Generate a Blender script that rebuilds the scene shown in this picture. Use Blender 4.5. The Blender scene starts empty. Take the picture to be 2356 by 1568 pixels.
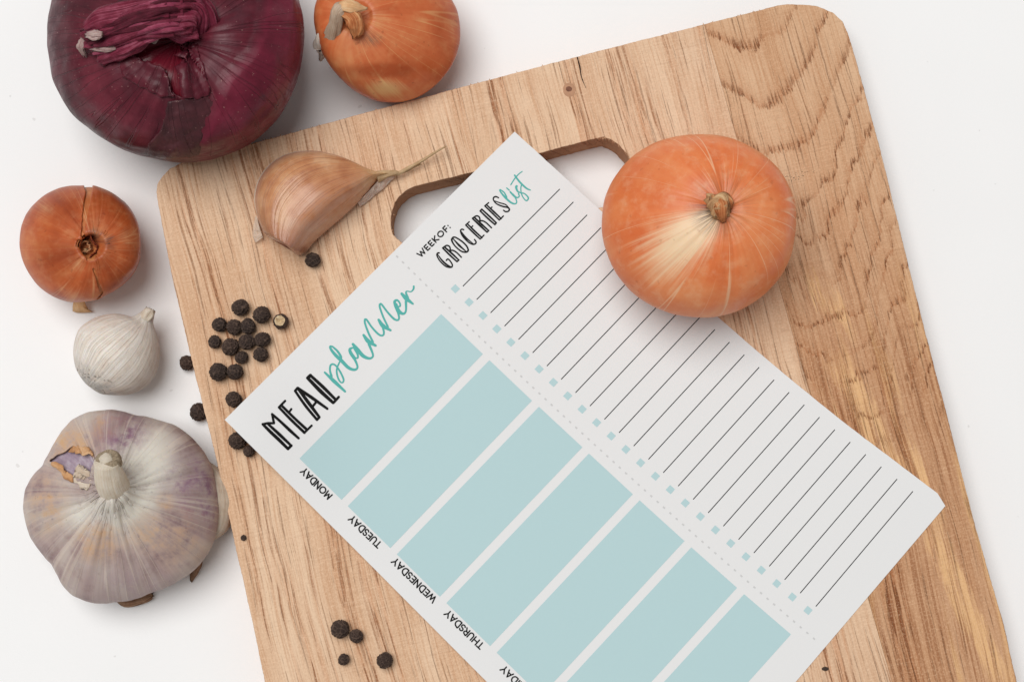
import bpy, bmesh, math, random
import numpy as np
from mathutils import Vector, noise as mnoise, Matrix
from mathutils.geometry import delaunay_2d_cdt
from mathutils.bvhtree import BVHTree

random.seed(7)
scene = bpy.context.scene
COL = scene.collection
MM = 0.001

# ------------------------------------------------------------------ camera
F = 3500.0                      # focal length in picture units (picture = 2356 x 1568)
TILT = math.radians(5.8)
DIST = 460.5                    # mm from lens to the board top along the axis
ZB = 13.0                       # board thickness, mm
CAM = np.array([0.0, -DIST * math.sin(TILT), ZB + DIST * math.cos(TILT)])
FW = np.array([0, math.sin(TILT), -math.cos(TILT)])
UP = np.array([0, math.cos(TILT), math.sin(TILT)])
cd = bpy.data.cameras.new("camera")
cam = bpy.data.objects.new("camera", cd)
COL.objects.link(cam)
cam.location = Vector(CAM * MM)
cam.rotation_euler = (TILT, 0, 0)
cd.sensor_width = 36.0
cd.lens = 36.0 * F / 2356.0
cd.clip_start = 0.01
cd.clip_end = 50
scene.camera = cam

# ------------------------------------------------------------------ world, light, exposure
w = bpy.data.worlds.new("World")
scene.world = w
w.use_nodes = True
bg = w.node_tree.nodes["Background"]
bg.inputs[0].default_value = (1.0, 0.992, 0.982, 1)
bg.inputs[1].default_value = 0.255


def area(name, loc, target, size, power, color):
    l = bpy.data.lights.new(name, 'AREA')
    l.shape = 'DISK'
    l.size = size
    l.energy = power
    l.color = color
    o = bpy.data.objects.new(name, l)
    COL.objects.link(o)
    o.location = loc
    d = Vector(target) - Vector(loc)
    o.rotation_euler = d.to_track_quat('-Z', 'Y').to_euler()
    return o


area("softbox_lamp", (-1.05, 0.95, 4.30), (0, 0, 0), 3.6, 178.0, (1.0, 0.99, 0.975))

scene.view_settings.view_transform = 'Standard'
scene.view_settings.look = 'None'
scene.view_settings.exposure = 0.0
scene.view_settings.gamma = 1.0


# ------------------------------------------------------------------ picture <-> world
def unp(p, z):
    """point of the plane at height z (mm) seen at picture position p"""
    v = FW + np.array([1.0, 0, 0]) * ((p[0] - 1178.0) / F) + UP * ((784.0 - p[1]) / F)
    t = (z - CAM[2]) / v[2]
    return CAM + v * t


def proj(P):
    """world mm -> picture; works on (n,3) arrays"""
    q = np.asarray(P, float) - CAM
    dep = q @ FW
    return np.stack([1178.0 + F * q[..., 0] / dep, 784.0 - F * (q @ UP) / dep], -1)


def crop(pts, ox, oy, s):
    """pixel positions read off an enlarged crop -> picture units"""
    k = 2356.0 / 4096.0
    return [((ox + x / s) * k, (oy + y / s) * k) for x, y in pts]


def inpoly(P, poly):
    P = np.asarray(P, float)
    x, y = P[..., 0], P[..., 1]
    r = np.zeros(x.shape, bool)
    n = len(poly)
    for i in range(n):
        x0, y0 = poly[i]
        x1, y1 = poly[(i + 1) % n]
        if y0 == y1:
            continue
        c = ((y0 > y) != (y1 > y)) & (x < (x1 - x0) * (y - y0) / (y1 - y0) + x0)
        r ^= c
    return r


def segdist(P, poly, closed=True):
    P = np.asarray(P, float)
    best = np.full(P.shape[:-1], 1e9)
    n = len(poly)
    for i in range(n if closed else n - 1):
        a = np.array(poly[i], float)
        b = np.array(poly[(i + 1) % n], float)
        d = b - a
        t = np.clip(((P - a) @ d) / max(d @ d, 1e-9), 0, 1)
        best = np.minimum(best, np.linalg.norm(P - (a + t[..., None] * d), axis=-1))
    return best


def softpoly(P, poly, soft):
    d = segdist(P, poly)
    s = np.where(inpoly(P, poly), d, -d)
    return np.clip(0.5 + s / (2 * soft), 0, 1)


def catmull(pts, n, closed=False):
    p = np.array(pts, float)
    m = len(p)
    if m < 3 and not closed:
        t = np.linspace(0, 1, n)[:, None]
        return p[0] * (1 - t) + p[-1] * t
    out = []
    segs = m if closed else m - 1
    for k in range(n):
        u = k / (n if closed else n - 1) * segs
        i = min(int(u), segs - 1)
        f = u - i
        if closed:
            a, b, c, d = p[(i - 1) % m], p[i % m], p[(i + 1) % m], p[(i + 2) % m]
        else:
            b, c = p[i], p[i + 1]
            a = p[i - 1] if i > 0 else 2 * b - c
            d = p[i + 2] if i + 2 < m else 2 * c - b
        out.append(0.5 * (2 * b + (c - a) * f + (2 * a - 5 * b + 4 * c - d) * f * f + (3 * b - a - 3 * c + d) * f ** 3))
    return np.array(out)


def nz(x, y=0.0, z=0.0):
    return mnoise.noise(Vector((x, y, z)))


def fbm(x, y=0.0, z=0.0, o=4):
    return mnoise.fractal(Vector((x, y, z)), 0.9, 2.0, o)


# ------------------------------------------------------------------ objects
def tag(o, label=None, cat=None, group=None, kind=None):
    if label: o['label'] = label
    if cat: o['category'] = cat
    if group: o['group'] = group
    if kind: o['kind'] = kind
    return o


def thing(name, label, cat, loc, group=None):
    o = bpy.data.objects.new(name, None)
    o.empty_display_size = 0.01
    COL.objects.link(o)
    o.location = Vector(np.array(loc) * MM)
    return tag(o, label, cat, group)


def mesh_obj(name, verts, faces, mat, parent=None, smooth=True, attrs=None, origin=None):
    """verts in world mm; origin (mm) becomes the object's own origin"""
    V = np.array(verts, float)
    if parent is not None:
        base = np.array(parent.location) / MM
        rotz = parent.rotation_euler.z
        if parent.parent is not None:
            base = base + np.array(parent.parent.location) / MM
    else:
        base = np.array(origin if origin is not None else (0, 0, 0), float)
        rotz = 0
    V = V - base
    if rotz:
        c, s = math.cos(-rotz), math.sin(-rotz)
        V = np.stack([V[:, 0] * c - V[:, 1] * s, V[:, 0] * s + V[:, 1] * c, V[:, 2]], -1)
    me = bpy.data.meshes.new(name)
    me.from_pydata((V * MM).tolist(), [], [tuple(int(i) for i in f) for f in faces])
    if attrs:
        for k, a in attrs.items():
            at = me.attributes.new(k, 'FLOAT_VECTOR', 'POINT')
            at.data.foreach_set('vector', np.asarray(a, np.float32).ravel())
    me.materials.append(mat)
    if smooth:
        me.polygons.foreach_set('use_smooth', [True] * len(me.polygons))
    me.update()
    o = bpy.data.objects.new(name, me)
    COL.objects.link(o)
    if parent is not None:
        o.parent = parent
    else:
        o.location = Vector(base * MM)
    return o


# ------------------------------------------------------------------ node helper
class S:
    def __init__(self, m, sock):
        self.m, self.s = m, sock

    def _op(self, op, o, rev=False):
        a, b = (o, self) if rev else (self, o)
        return self.m.math(op, a, b)
    def __add__(self, o): return self._op('ADD', o)
    def __radd__(self, o): return self._op('ADD', o, True)
    def __sub__(self, o): return self._op('SUBTRACT', o)
    def __rsub__(self, o): return self._op('SUBTRACT', o, True)
    def __mul__(self, o): return self._op('MULTIPLY', o)
    def __rmul__(self, o): return self._op('MULTIPLY', o, True)
    def __truediv__(self, o): return self._op('DIVIDE', o)


class Mat:
    def __init__(self, name):
        self.mat = bpy.data.materials.new(name)
        self.mat.use_nodes = True
        self.t = self.mat.node_tree
        self.t.nodes.clear()
        self.out = self.t.nodes.new('ShaderNodeOutputMaterial')
        self.bsdf = self.t.nodes.new('ShaderNodeBsdfPrincipled')
        self.t.links.new(self.bsdf.outputs[0], self.out.inputs[0])

    def put(self, sock, v):
        if isinstance(v, S):
            self.t.links.new(v.s, sock)
        elif v is not None:
            if sock.type == 'RGBA' and len(v) == 3:
                v = (*v, 1)
            sock.default_value = v

    def math(self, op, a, b=None, c=None, clamp=False):
        n = self.t.nodes.new('ShaderNodeMath')
        n.operation = op
        n.use_clamp = clamp
        self.put(n.inputs[0], a)
        if b is not None: self.put(n.inputs[1], b)
        if c is not None: self.put(n.inputs[2], c)
        return S(self, n.outputs[0])

    def obj(self):
        n = self.t.nodes.new('ShaderNodeTexCoord')
        return S(self, n.outputs['Object'])

    def attr(self, name):
        n = self.t.nodes.new('ShaderNodeAttribute')
        n.attribute_name = name
        return S(self, n.outputs['Vector'])

    def rnd(self):
        n = self.t.nodes.new('ShaderNodeObjectInfo')
        return S(self, n.outputs['Random'])

    def xyz(self, v):
        n = self.t.nodes.new('ShaderNodeSeparateXYZ')
        self.put(n.inputs[0], v)
        return [S(self, n.outputs[i]) for i in range(3)]

    def comb(self, x, y, z=0.0):
        n = self.t.nodes.new('ShaderNodeCombineXYZ')
        for i, a in enumerate((x, y, z)):
            self.put(n.inputs[i], a)
        return S(self, n.outputs[0])

    def noise(self, v, scale=1.0, detail=2.0, rough=0.5, dist=0.0):
        n = self.t.nodes.new('ShaderNodeTexNoise')
        self.put(n.inputs['Vector'], v)
        n.inputs['Scale'].default_value = scale
        n.inputs['Detail'].default_value = detail
        n.inputs['Roughness'].default_value = rough
        n.inputs['Distortion'].default_value = dist
        return S(self, n.outputs[0])

    def voro(self, v, scale=1.0, feature='F1'):
        n = self.t.nodes.new('ShaderNodeTexVoronoi')
        n.feature = feature
        self.put(n.inputs['Vector'], v)
        n.inputs['Scale'].default_value = scale
        return S(self, n.outputs[0])

    def step(self, v, a, b, lo=0.0, hi=1.0):
        n = self.t.nodes.new('ShaderNodeMapRange')
        n.interpolation_type = 'SMOOTHSTEP'
        self.put(n.inputs[0], v)
        for i, x in enumerate((a, b, lo, hi)):
            self.put(n.inputs[i + 1], x)
        return S(self, n.outputs[0])

    def lin(self, v, a, b, lo=0.0, hi=1.0):
        n = self.t.nodes.new('ShaderNodeMapRange')
        self.put(n.inputs[0], v)
        for i, x in enumerate((a, b, lo, hi)):
            self.put(n.inputs[i + 1], x)
        return S(self, n.outputs[0])

    def ramp(self, v, stops):
        n = self.t.nodes.new('ShaderNodeValToRGB')
        e = n.color_ramp.elements
        while len(e) < len(stops):
            e.new(0.5)
        for el, (p, c) in zip(e, stops):
            el.position = p
            el.color = (*c, 1)
        self.put(n.inputs[0], v)
        return S(self, n.outputs[0])

    def mix(self, f, a, b, mode='MIX'):
        n = self.t.nodes.new('ShaderNodeMix')
        n.data_type = 'RGBA'
        n.blend_type = mode
        self.put(n.inputs[0], f)
        self.put(n.inputs[6], a)
        self.put(n.inputs[7], b)
        return S(self, n.outputs[2])

    def done(self, color, rough=0.5, bump=None, dist=0.0003, strength=1.0, sss=0.0, rad=(0.004, 0.002, 0.001),
             spec=0.5, alpha=None, sheen=0.0, trans=None):
        b = self.bsdf
        self.put(b.inputs['Base Color'], color)
        self.put(b.inputs['Roughness'], rough)
        b.inputs['Specular IOR Level'].default_value = spec
        if sss:
            b.inputs['Subsurface Weight'].default_value = sss
            b.inputs['Subsurface Radius'].default_value = rad
            b.inputs['Subsurface Scale'].default_value = 1.0
        if alpha is not None:
            self.put(b.inputs['Alpha'], alpha)
        if sheen:
            b.inputs['Sheen Weight'].default_value = sheen
        if bump is not None:
            n = self.t.nodes.new('ShaderNodeBump')
            n.inputs['Strength'].default_value = strength
            n.inputs['Distance'].default_value = dist
            self.put(n.inputs['Height'], bump)
            self.t.links.new(n.outputs[0], b.inputs['Normal'])
        return self.mat


def lin(r, g, b):
    f = lambda c: (c / 255 / 12.92) if c <= 10 else ((c / 255 + 0.055) / 1.055) ** 2.4
    return (f(r), f(g), f(b))


# ------------------------------------------------------------------ materials
def m_table():
    m = Mat("white_table")
    v = m.obj()
    n = m.noise(v, 2600, 2)
    n2 = m.noise(v, 14, 2)
    sp = m.step(m.noise(v, 260, 1), 0.775, 0.80)
    c = m.mix(m.step(n2, 0.3, 0.7), lin(244, 244, 244), lin(246, 246, 246))
    c = m.mix(sp * 0.25, c, lin(170, 165, 160))
    return m.done(c, 0.55, n, 0.00006, 0.5, spec=0.25)


def m_wood(name, light, mid, brown, x0=None, band=0.22, seed=0.0, dark=0.0):
    """grain runs along local y; units turned into mm"""
    m = Mat(name)
    X, Y, Z = m.xyz(m.obj())
    X, Y, Z = X * 1000.0, Y * 1000.0, Z * 1000.0
    X = X + seed
    # gentle wander of the grain
    wand = m.noise(m.comb(X * 0.02, Y * 0.012, 3.1), 1, 2) * 9.0
    Xw = X + wand + Z * 0.35
    fibre = m.noise(m.comb(Xw * 1.5, Y * 0.03, Z * 0.3), 1, 4, 0.7)
    fine = m.noise(m.comb(Xw * 3.2, Y * 0.14, Z), 1, 2, 0.6)
    tone = m.noise(m.comb(Xw * 0.10, Y * 0.010, 1.7), 1, 3, 0.55)
    blot = m.noise(m.comb(X * 0.035, Y * 0.03, 8.0), 1, 3, 0.6)
    col = m.mix(m.step(tone, 0.32, 0.68), light, mid)
    col = m.mix(m.step(blot, 0.5, 0.75) * 0.5, col, tuple(min(1, c * k) for c, k in zip(light, (1.05, 1.09, 1.14))))
    col = m.mix(m.step(blot, 0.46, 0.28) * 0.35, col, tuple(c * k for c, k in zip(mid, (0.95, 0.86, 0.80))))
    col = m.mix(m.step(fibre, 0.45, 0.68) * 0.65, col, tuple(c * k for c, k in zip(mid, (0.82, 0.70, 0.60))))
    col = m.mix(m.step(fibre, 0.46, 0.30) * 0.40, col, tuple(min(1, c * k) for c, k in zip(light, (1.08, 1.08, 1.08))))
    # growth-ring bands holding brown pores
    ring = m.noise(m.comb(Xw * band, Y * 0.0045, 5.5), 1, 3, 0.75)
    bandm = m.step(ring, 0.50, 0.66)
    if x0 is not None:
        xr = X - (x0 + seed)
        jag = (m.noise(m.comb(X * 1.5, Y * 0.05, 2.0), 1, 3, 0.8) - 0.5) * 7.5
        low = (m.noise(m.comb(X * 0.075, Y * 0.035, 4.4), 1, 3, 0.55) - 0.5) * m.step(Y, 75.0, 20.0, 12.0, 38.0)
        ax = m.math('ABSOLUTE', xr)
        Fv = (0.0 - Y) + m.math('POWER', ax, 1.75) * 0.085 + jag + low
        sp = m.math('MAXIMUM', Fv + 40.0, 0.0)
        ph = Fv * 0.058 + sp * 0.030
        fr = m.math('FRACT', ph + 100.0)
        saw = m.step(fr, 0.76, 0.97) * m.step(fr, 1.0, 0.975)
        halo = m.step(fr, 0.35, 1.0)
        fade = m.step(Y, -60.0, -15.0)
        col = m.mix(halo * fade * 0.35, col, tuple(c * k for c, k in zip(mid, (0.86, 0.76, 0.68))))
        arch = saw * fade * m.step(m.noise(m.comb(X * 0.05, Y * 0.06, 14.0), 1, 2), 0.30, 0.55)
        bandm = m.math('MAXIMUM', arch, bandm * m.step(Y, 20.0, -60.0))
        # darker reddish lower half with pale sapwood tongues
        col = m.mix(m.step(Y, 35.0, -30.0) * 0.55, col, tuple(c * k for c, k in zip(mid, (0.88, 0.78, 0.70))))
        sap = m.noise(m.comb(Xw * 0.13, Y * 0.010, 9.0), 1, 3, 0.6)
        sapm = m.step(sap, 0.55, 0.64) * m.step(Y, 20.0, -15.0)
        col = m.mix(sapm * 0.8, col, lin(222, 176, 126))
        rag = (m.noise(m.comb(X * 0.55, Y * 0.05, 21.0), 1, 3, 0.75) - 0.5) * 11.0
        for k_, (xa, ya, xb, yb, wd_) in enumerate(TONGUES):
            xs = (Y - ya) * ((xb - xa) / (yb - ya)) + xa
            dx = m.math('ABSOLUTE', X + rag - xs)
            ends = m.step(Y + rag * 1.5, max(ya, yb) + 5.0, max(ya, yb) - 9.0) * m.step(Y + rag * 1.5, min(ya, yb) - 5.0, min(ya, yb) + 8.0)
            fib = m.step(m.noise(m.comb(X * 1.1, Y * 0.03, 31.0 + k_), 1, 3, 0.7), 0.34, 0.52)
            col = m.mix(m.step(dx, wd_, wd_ * 0.45) * ends * fib * 0.9, col, lin(234, 188, 136))
        st2 = m.noise(m.comb(Xw * 0.9, Y * 0.016, 12.0), 1, 3, 0.7)
        col = m.mix(m.step(st2, 0.46, 0.64) * m.step(Y, 50.0, -20.0) * 0.7, col, tuple(c * 0.92 for c in brown))
    # pores: short dashes along the grain
    dn = m.noise(m.comb(Xw * 1.45, Y * 0.060, Z * 0.4), 1, 2.5, 0.65)
    dash = m.step(dn, 0.50, 0.62)
    inb = m.math('MULTIPLY', dash, bandm)
    col = m.mix(bandm * 0.40, col, tuple(c * k for c, k in zip(brown, (1.32, 1.22, 1.12))))
    col = m.mix(inb * 0.92, col, tuple(c * k for c, k in zip(brown, (0.72, 0.56, 0.42))))
    # long thin grey-brown vessel lines everywhere
    ln = m.noise(m.comb(Xw * 1.15 + 40.0, Y * 0.022, 6.0), 1, 2.5, 0.6)
    line = m.step(ln, 0.58, 0.68) * m.step(fine, 0.36, 0.56)
    col = m.mix(line * 0.52, col, tuple(c * k for c, k in zip(brown, (0.66, 0.60, 0.55))))
    # saw marks across the grain
    sk = Y + X * 0.02
    saw2 = m.noise(m.comb(X * 0.07, sk * 2.3, 2.2), 1, 3, 0.75)
    smask = m.step(m.noise(m.comb(X * 0.05, Y * 0.05, 7.7), 1, 2), 0.34, 0.60)
    sawm = m.step(saw2, 0.53, 0.70) * smask
    sawl = m.step(saw2, 0.46, 0.30) * smask
    col = m.mix(sawm * 0.12, col, tuple(c * k for c, k in zip(brown, (0.95, 0.88, 0.82))))
    col = m.mix(sawl * 0.28, col, tuple(min(1, c * 1.12) for c in light))
    hair = m.noise(m.comb(X * 1.6, Y * 1.6, Z * 1.6), 1, 3, 0.8)
    col = m.mix(m.step(hair, 0.45, 0.72) * 0.45, col, tuple(min(1, c * 1.18) for c in light))
    col = m.mix(m.step(hair, 0.45, 0.26) * 0.45, col, tuple(c * 0.8 for c in mid))
    if x0 is not None:        # sooty specks beside the onion
        ex, ey = (X - 92.6) / 9.0, (Y - 45.0) / 1.6
        near = m.step(ex * ex + ey * ey, 1.0, 0.3)
        col = m.mix(near * m.step(m.noise(m.comb(X * 2.4, Y * 2.4, 3.0), 1, 1, 0.5), 0.60, 0.66) * 0.8, col, lin(70, 56, 46))
    # sawn faces at the sides are browner and rough
    g = m.t.nodes.new('ShaderNodeNewGeometry')
    nzv = m.xyz(S(m, g.outputs['Normal']))[2]
    side = m.step(m.math('ABSOLUTE', nzv), 0.75, 0.45)
    sc = m.noise(m.comb(X * 0.9, Y * 0.9, Z * 2.2), 1, 3, 0.7)
    col = m.mix(side * 0.75, col, m.mix(sc, tuple(c * 0.62 for c in brown), tuple(c * 1.35 for c in brown)))
    h = fibre * 0.45 - inb * 0.9 - line * 0.6 - sawm * 0.10 + hair * 0.35
    return m.done(col, 0.74, h, 0.00036, 0.9, spec=0.15)


def m_flat(name, color, rough=0.6, var=0.04, spec=0.2):
    m = Mat(name)
    n = m.noise(m.obj(), 900, 2)
    c = m.mix(n, tuple(x * (1 - var) for x in color), tuple(min(1, x * (1 + var)) for x in color))
    return m.done(c, rough, spec=spec)


def m_onion(name, deep, mid, light, pale, streak=1.0, rough=0.38, spots=0.5):
    m = Mat(name)
    b = m.attr('bulb')
    k = m.attr('mask')
    cx, cy, s = m.xyz(b)
    m1, m2, m3 = m.xyz(k)
    o = m.obj()
    st1 = m.noise(m.comb(cx * 4.0, cy * 4.0, s * 2.2), 1, 3, 0.55)
    st2 = m.noise(m.comb(cx * 22.0, cy * 22.0, s * 2.6), 1, 3, 0.6)
    st3 = m.noise(m.comb(cx * 60.0, cy * 60.0, s * 6.0), 1, 2, 0.6)
    bl = m.noise(o, 62, 4, 0.6)
    bl2 = m.noise(o, 300, 4, 0.65)
    f = st1 * 0.30 + bl * 0.70
    col = m.ramp(f, [(0.32, deep), (0.48, mid), (0.62, light), (0.80, tuple(0.5 * (a + c) for a, c in zip(light, pale)))])
    col = m.mix(m.step(st2, 0.50, 0.74) * 0.16 * streak, col, light)
    col = m.mix(m.step(st3, 0.52, 0.78) * 0.10 * streak, col, deep)
    vein = m.noise(m.comb(cx * 5.5, cy * 5.5, s * 0.35), 1, 0, 0.5)
    vm = m.step(m.math('ABSOLUTE', vein - 0.5), 0.016, 0.001)
    vm = m.math('MULTIPLY', vm, m.step(m.noise(m.comb(cx * 3.0, cy * 3.0, s * 4.0), 1, 1), 0.38, 0.55))
    col = m.mix(vm * 0.50 * streak, col, pale)
    # m1: pale dried flare, m2: deep red-brown flush, m3: sooty grey
    flare = m.step(m1 * 1.15 + (st2 - 0.5) * 1.1 + (st1 - 0.5) * 0.5, 0.20, 1.15)
    col = m.mix(m.math('MULTIPLY', flare, m.step(m1, 0.02, 0.35)) * 0.92, col, pale)
    col = m.mix(m2 * 0.75, col, tuple(c * 0.8 for c in deep))
    soot = m.step(m.noise(m.comb(cx * 40.0, cy * 40.0, s * 9.0), 1, 3, 0.7), 0.38, 0.58)
    col = m.mix(m3 * soot * 0.95, col, lin(84, 66, 60))
    sp = m.step(m.noise(o, 520, 1), 0.70, 0.76)
    col = m.mix(sp * 0.4 * spots, col, tuple(c * 0.45 for c in deep))
    col = m.mix(m.step(bl2, 0.45, 0.75) * 0.18, col, pale)
    h = st2 * 0.35 + st3 * 0.2 + bl2 * 0.45
    return m.done(col, m.lin(bl, 0.3, 0.7, rough - 0.06, rough + 0.12), h, 0.00014, 0.5, sss=0.08, spec=0.32)


def m_dry(name, a, b, c, scale=1.0, rough=0.75, alpha=None):
    """dry papery skin or stalk, fibres along attribute y"""
    m = Mat(name)
    x, y, z = m.xyz(m.attr('bulb'))
    o = m.obj()
    f1 = m.noise(m.comb(x * 9.0 * scale, y * 9.0 * scale, z * 1.2), 1, 4, 0.65)
    f2 = m.noise(o, 330, 3, 0.65)
    f = f1 * 0.65 + f2 * 0.35
    col = m.ramp(f, [(0.34, a), (0.5, b), (0.66, c)])
    return m.done(col, rough, f1 + f2 * 0.5, 0.00035, 0.8, spec=0.2, sss=0.05, alpha=alpha)


def m_red(name, dark, mid, bright, rough=0.36):
    m = Mat(name)
    cx, cy, s = m.xyz(m.attr('bulb'))
    m1, m2, m3 = m.xyz(m.attr('mask'))
    o = m.obj()
    st = m.noise(m.comb(cx * 7.0, cy * 7.0, s * 3.0), 1, 4, 0.65)
    bl = m.noise(o, 42, 4, 0.65)
    bl2 = m.noise(o, 210, 3, 0.7)
    f = bl * 0.75 + st * 0.25
    col = m.ramp(f, [(0.34, dark), (0.50, mid), (0.68, bright)])
    # m1: smooth crimson lobe, m2: greyed bloom, m3: fresh deep crimson
    lobe = m.ramp(m.noise(o, 90, 4, 0.65), [(0.3, lin(86, 20, 38)), (0.55, lin(116, 32, 54)), (0.75, lin(134, 48, 70))])
    col = m.mix(m1 * 0.85, col, lobe)
    col = m.mix(m2 * m.step(bl2, 0.3, 0.7) * 0.8, col, lin(72, 52, 60))
    col = m.mix(m3 * 0.9, col, m.mix(st, lin(76, 12, 26), lin(122, 26, 44)))
    crack = m.noise(m.comb(cx * 7.0, cy * 7.0, s * 0.8), 1, 2, 0.6)
    cm = m.step(m.math('ABSOLUTE', crack - 0.5), 0.008, 0.001)
    col = m.mix(cm * 0.3, col, lin(36, 10, 16))
    fl = m.step(m.noise(o, 1500, 1), 0.735, 0.77)
    col = m.mix(fl * 0.5, col, lin(180, 140, 132))
    return m.done(col, m.lin(bl2, 0.3, 0.7, rough - 0.05, rough + 0.2), st * 0.4 + bl2 * 0.7 - cm * 0.8, 0.00032, 0.7,
                  spec=0.28)


def m_purple_garlic():
    m = Mat("purple_garlic_skin")
    cx, cy, s = m.xyz(m.attr('bulb'))
    m1, m2, m3 = m.xyz(m.attr('mask'))
    o = m.obj()
    st = m.noise(m.comb(cx * 9.0, cy * 9.0, s * 0.9), 1, 4, 0.6)
    st2 = m.noise(m.comb(cx * 34.0, cy * 34.0, s * 1.6), 1, 3, 0.6)
    bl = m.noise(o, 60, 5, 0.68)
    bl2 = m.noise(o, 240, 4, 0.7)
    col = m.ramp(st * 0.28 + bl * 0.72, [(0.37, lin(144, 118, 118)), (0.48, lin(178, 157, 151)), (0.60, lin(206, 192, 181))])
    col = m.mix(m.step(bl2, 0.42, 0.7) * 0.40, col, lin(168, 140, 140))
    col = m.mix(m1 * m.step(bl, 0.2, 0.55) * 0.95, col, lin(228, 220, 206))       # chalky white near the neck
    col = m.mix(m2 * m.step(bl2 * 0.5 + bl * 0.5, 0.36, 0.62), col, lin(138, 104, 122))    # violet flush
    col = m.mix(m3 * m.step(bl2 * 0.6 + st * 0.4, 0.38, 0.66) * 0.9, col, lin(206, 162, 122))   # ochre stain
    vein = m.step(m.math('ABSOLUTE', m.noise(m.comb(cx * 6.0, cy * 6.0, s * 0.35), 1, 1.5) - 0.5), 0.02, 0.002)
    col = m.mix(vein * 0.35, col, lin(222, 204, 188))
    col = m.mix(m.step(st2, 0.5, 0.75) * 0.12, col, lin(222, 210, 200))
    dk = m.step(m.noise(o, 900, 2), 0.66, 0.76)
    col = m.mix(dk * 0.25, col, lin(96, 70, 74))
    return m.done(col, 0.52, st2 * 0.25 + bl2 * 0.5 + vein * 0.4, 0.00026, 0.7, sss=0.12, spec=0.28)


def m_white_garlic():
    m = Mat("white_garlic_skin")
    x, y, z = m.xyz(m.attr('bulb'))          # cos, sin, along
    m1, m2, m3 = m.xyz(m.attr('mask'))
    o = m.obj()
    st = m.noise(m.comb(x * 8.0, y * 8.0, z * 0.9), 1, 4, 0.6)
    st2 = m.noise(m.comb(x * 22.0, y * 22.0, z * 1.3), 1, 2, 0.6)
    bl = m.noise(o, 260, 4, 0.65)
    col = m.ramp(st * 0.6 + bl * 0.4, [(0.32, lin(208, 190, 176)), (0.46, lin(230, 220, 208)), (0.62, lin(240, 234, 226))])
    ridge = m.step(m.math('ABSOLUTE', st2 - 0.5), 0.035, 0.0)
    col = m.mix(ridge * 0.22, col, lin(190, 168, 154))
    col = m.mix(m1 * m.step(bl, 0.3, 0.6), col, lin(186, 182, 176))
    dk = m1 * m.step(m.noise(o, 900, 1), 0.63, 0.7)
    col = m.mix(dk, col, lin(96, 82, 66))
    return m.done(col, 0.55, st * 0.6 - ridge * 0.5 + bl * 0.3, 0.0003, 0.7, sss=0.12, spec=0.25)


def m_clove():
    m = Mat("clove_skin")
    c, t, q = m.xyz(m.attr('bulb'))           # across, along
    o = m.obj()
    st = m.noise(m.comb(c * 6.0, t * 0.5, 1.0), 1, 4, 0.62)
    st2 = m.noise(m.comb(c * 24.0, t * 0.9, 4.0), 1, 2, 0.55)
    bl = m.noise(o, 120, 3, 0.6)
    col = m.ramp(st * 0.28 + bl * 0.72, [(0.34, lin(176, 112, 76)), (0.5, lin(200, 142, 100)), (0.64, lin(216, 170, 130))])
    ln = m.step(m.math('ABSOLUTE', st2 - 0.5), 0.03, 0.004)
    col = m.mix(ln * 0.45, col, lin(136, 84, 64))
    # violet-brown at the root end, straw at the tip, purple along the outer edge
    rb = m.step(t, 0.34, 0.02) * m.step(st, 0.2, 0.6)
    col = m.mix(rb * 0.9, col, lin(126, 74, 68))
    rp = m.step(c, -0.1, -0.62) * m.step(t, 0.85, 0.5) * m.step(bl, 0.3, 0.6)
    col = m.mix(rp * 0.5, col, lin(172, 124, 112))
    tp = m.step(t, 0.72, 0.9)
    col = m.mix(tp * 0.75, col, lin(216, 178, 130))
    oe = m.step(c, 0.70, 0.92)
    col = m.mix(oe * 0.55, col, lin(186, 140, 126))
    col = m.mix(m.step(c, 0.93, 0.97) * m.step(t, 0.03, 0.12) * m.step(t, 0.72, 0.60) * 0.85, col, lin(214, 200, 196))
    return m.done(col, 0.22, st2 * 0.5 + bl * 0.3 - ln * 0.4, 0.00018, 0.5, sss=0.12, spec=0.45)


def m_pepper():
    m = Mat("peppercorn_husk")
    o = m.obj()
    r = m.rnd()
    n = m.noise(o, 700, 4, 0.7)
    col = m.ramp(n, [(0.3, lin(46, 35, 30)), (0.5, lin(76, 59, 52)), (0.72, lin(118, 97, 86))])
    k1 = m.xyz(m.attr('mask'))[0]
    col = m.mix(r * 0.5, col, lin(52, 47, 47))
    col = m.mix(k1 * 0.6, col, lin(136, 112, 98))
    return m.done(col, 0.55, n, 0.0004, 0.9, spec=0.3)


MT = m_table()
TONGUES = [(91.0, -11.0, 102.5, -63.0, 5.0), (104.0, -40.0, 108.5, -66.0, 2.6), (105.0, -66.0, 113.5, -118.0, 4.2), (89.0, 16.0, 92.0, 2.0, 2.4), (94.0, 8.0, 97.5, -6.0, 2.2)]
LIGHT1, MID1, BR1 = lin(233, 201, 170), lin(217, 177, 143), lin(176, 118, 78)
W1 = m_wood("wood_left", LIGHT1, MID1, BR1, None, 0.33, 0.0)
W2 = m_wood("wood_middle", lin(232, 200, 169), lin(217, 178, 145), lin(176, 120, 82), None, 0.22, 57.0)
W3 = m_wood("wood_right", lin(220, 182, 147), lin(202, 156, 119), lin(152, 94, 57), 92.0, 0.30, 0.0)

# ------------------------------------------------------------------ table
t = mesh_obj("table_top", [(-1500, -1500, 0), (1500, -1500, 0), (1500, 1500, 0), (-1500, 1500, 0)], [(0, 1, 2, 3)], MT)
tag(t, kind='structure')

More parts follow.
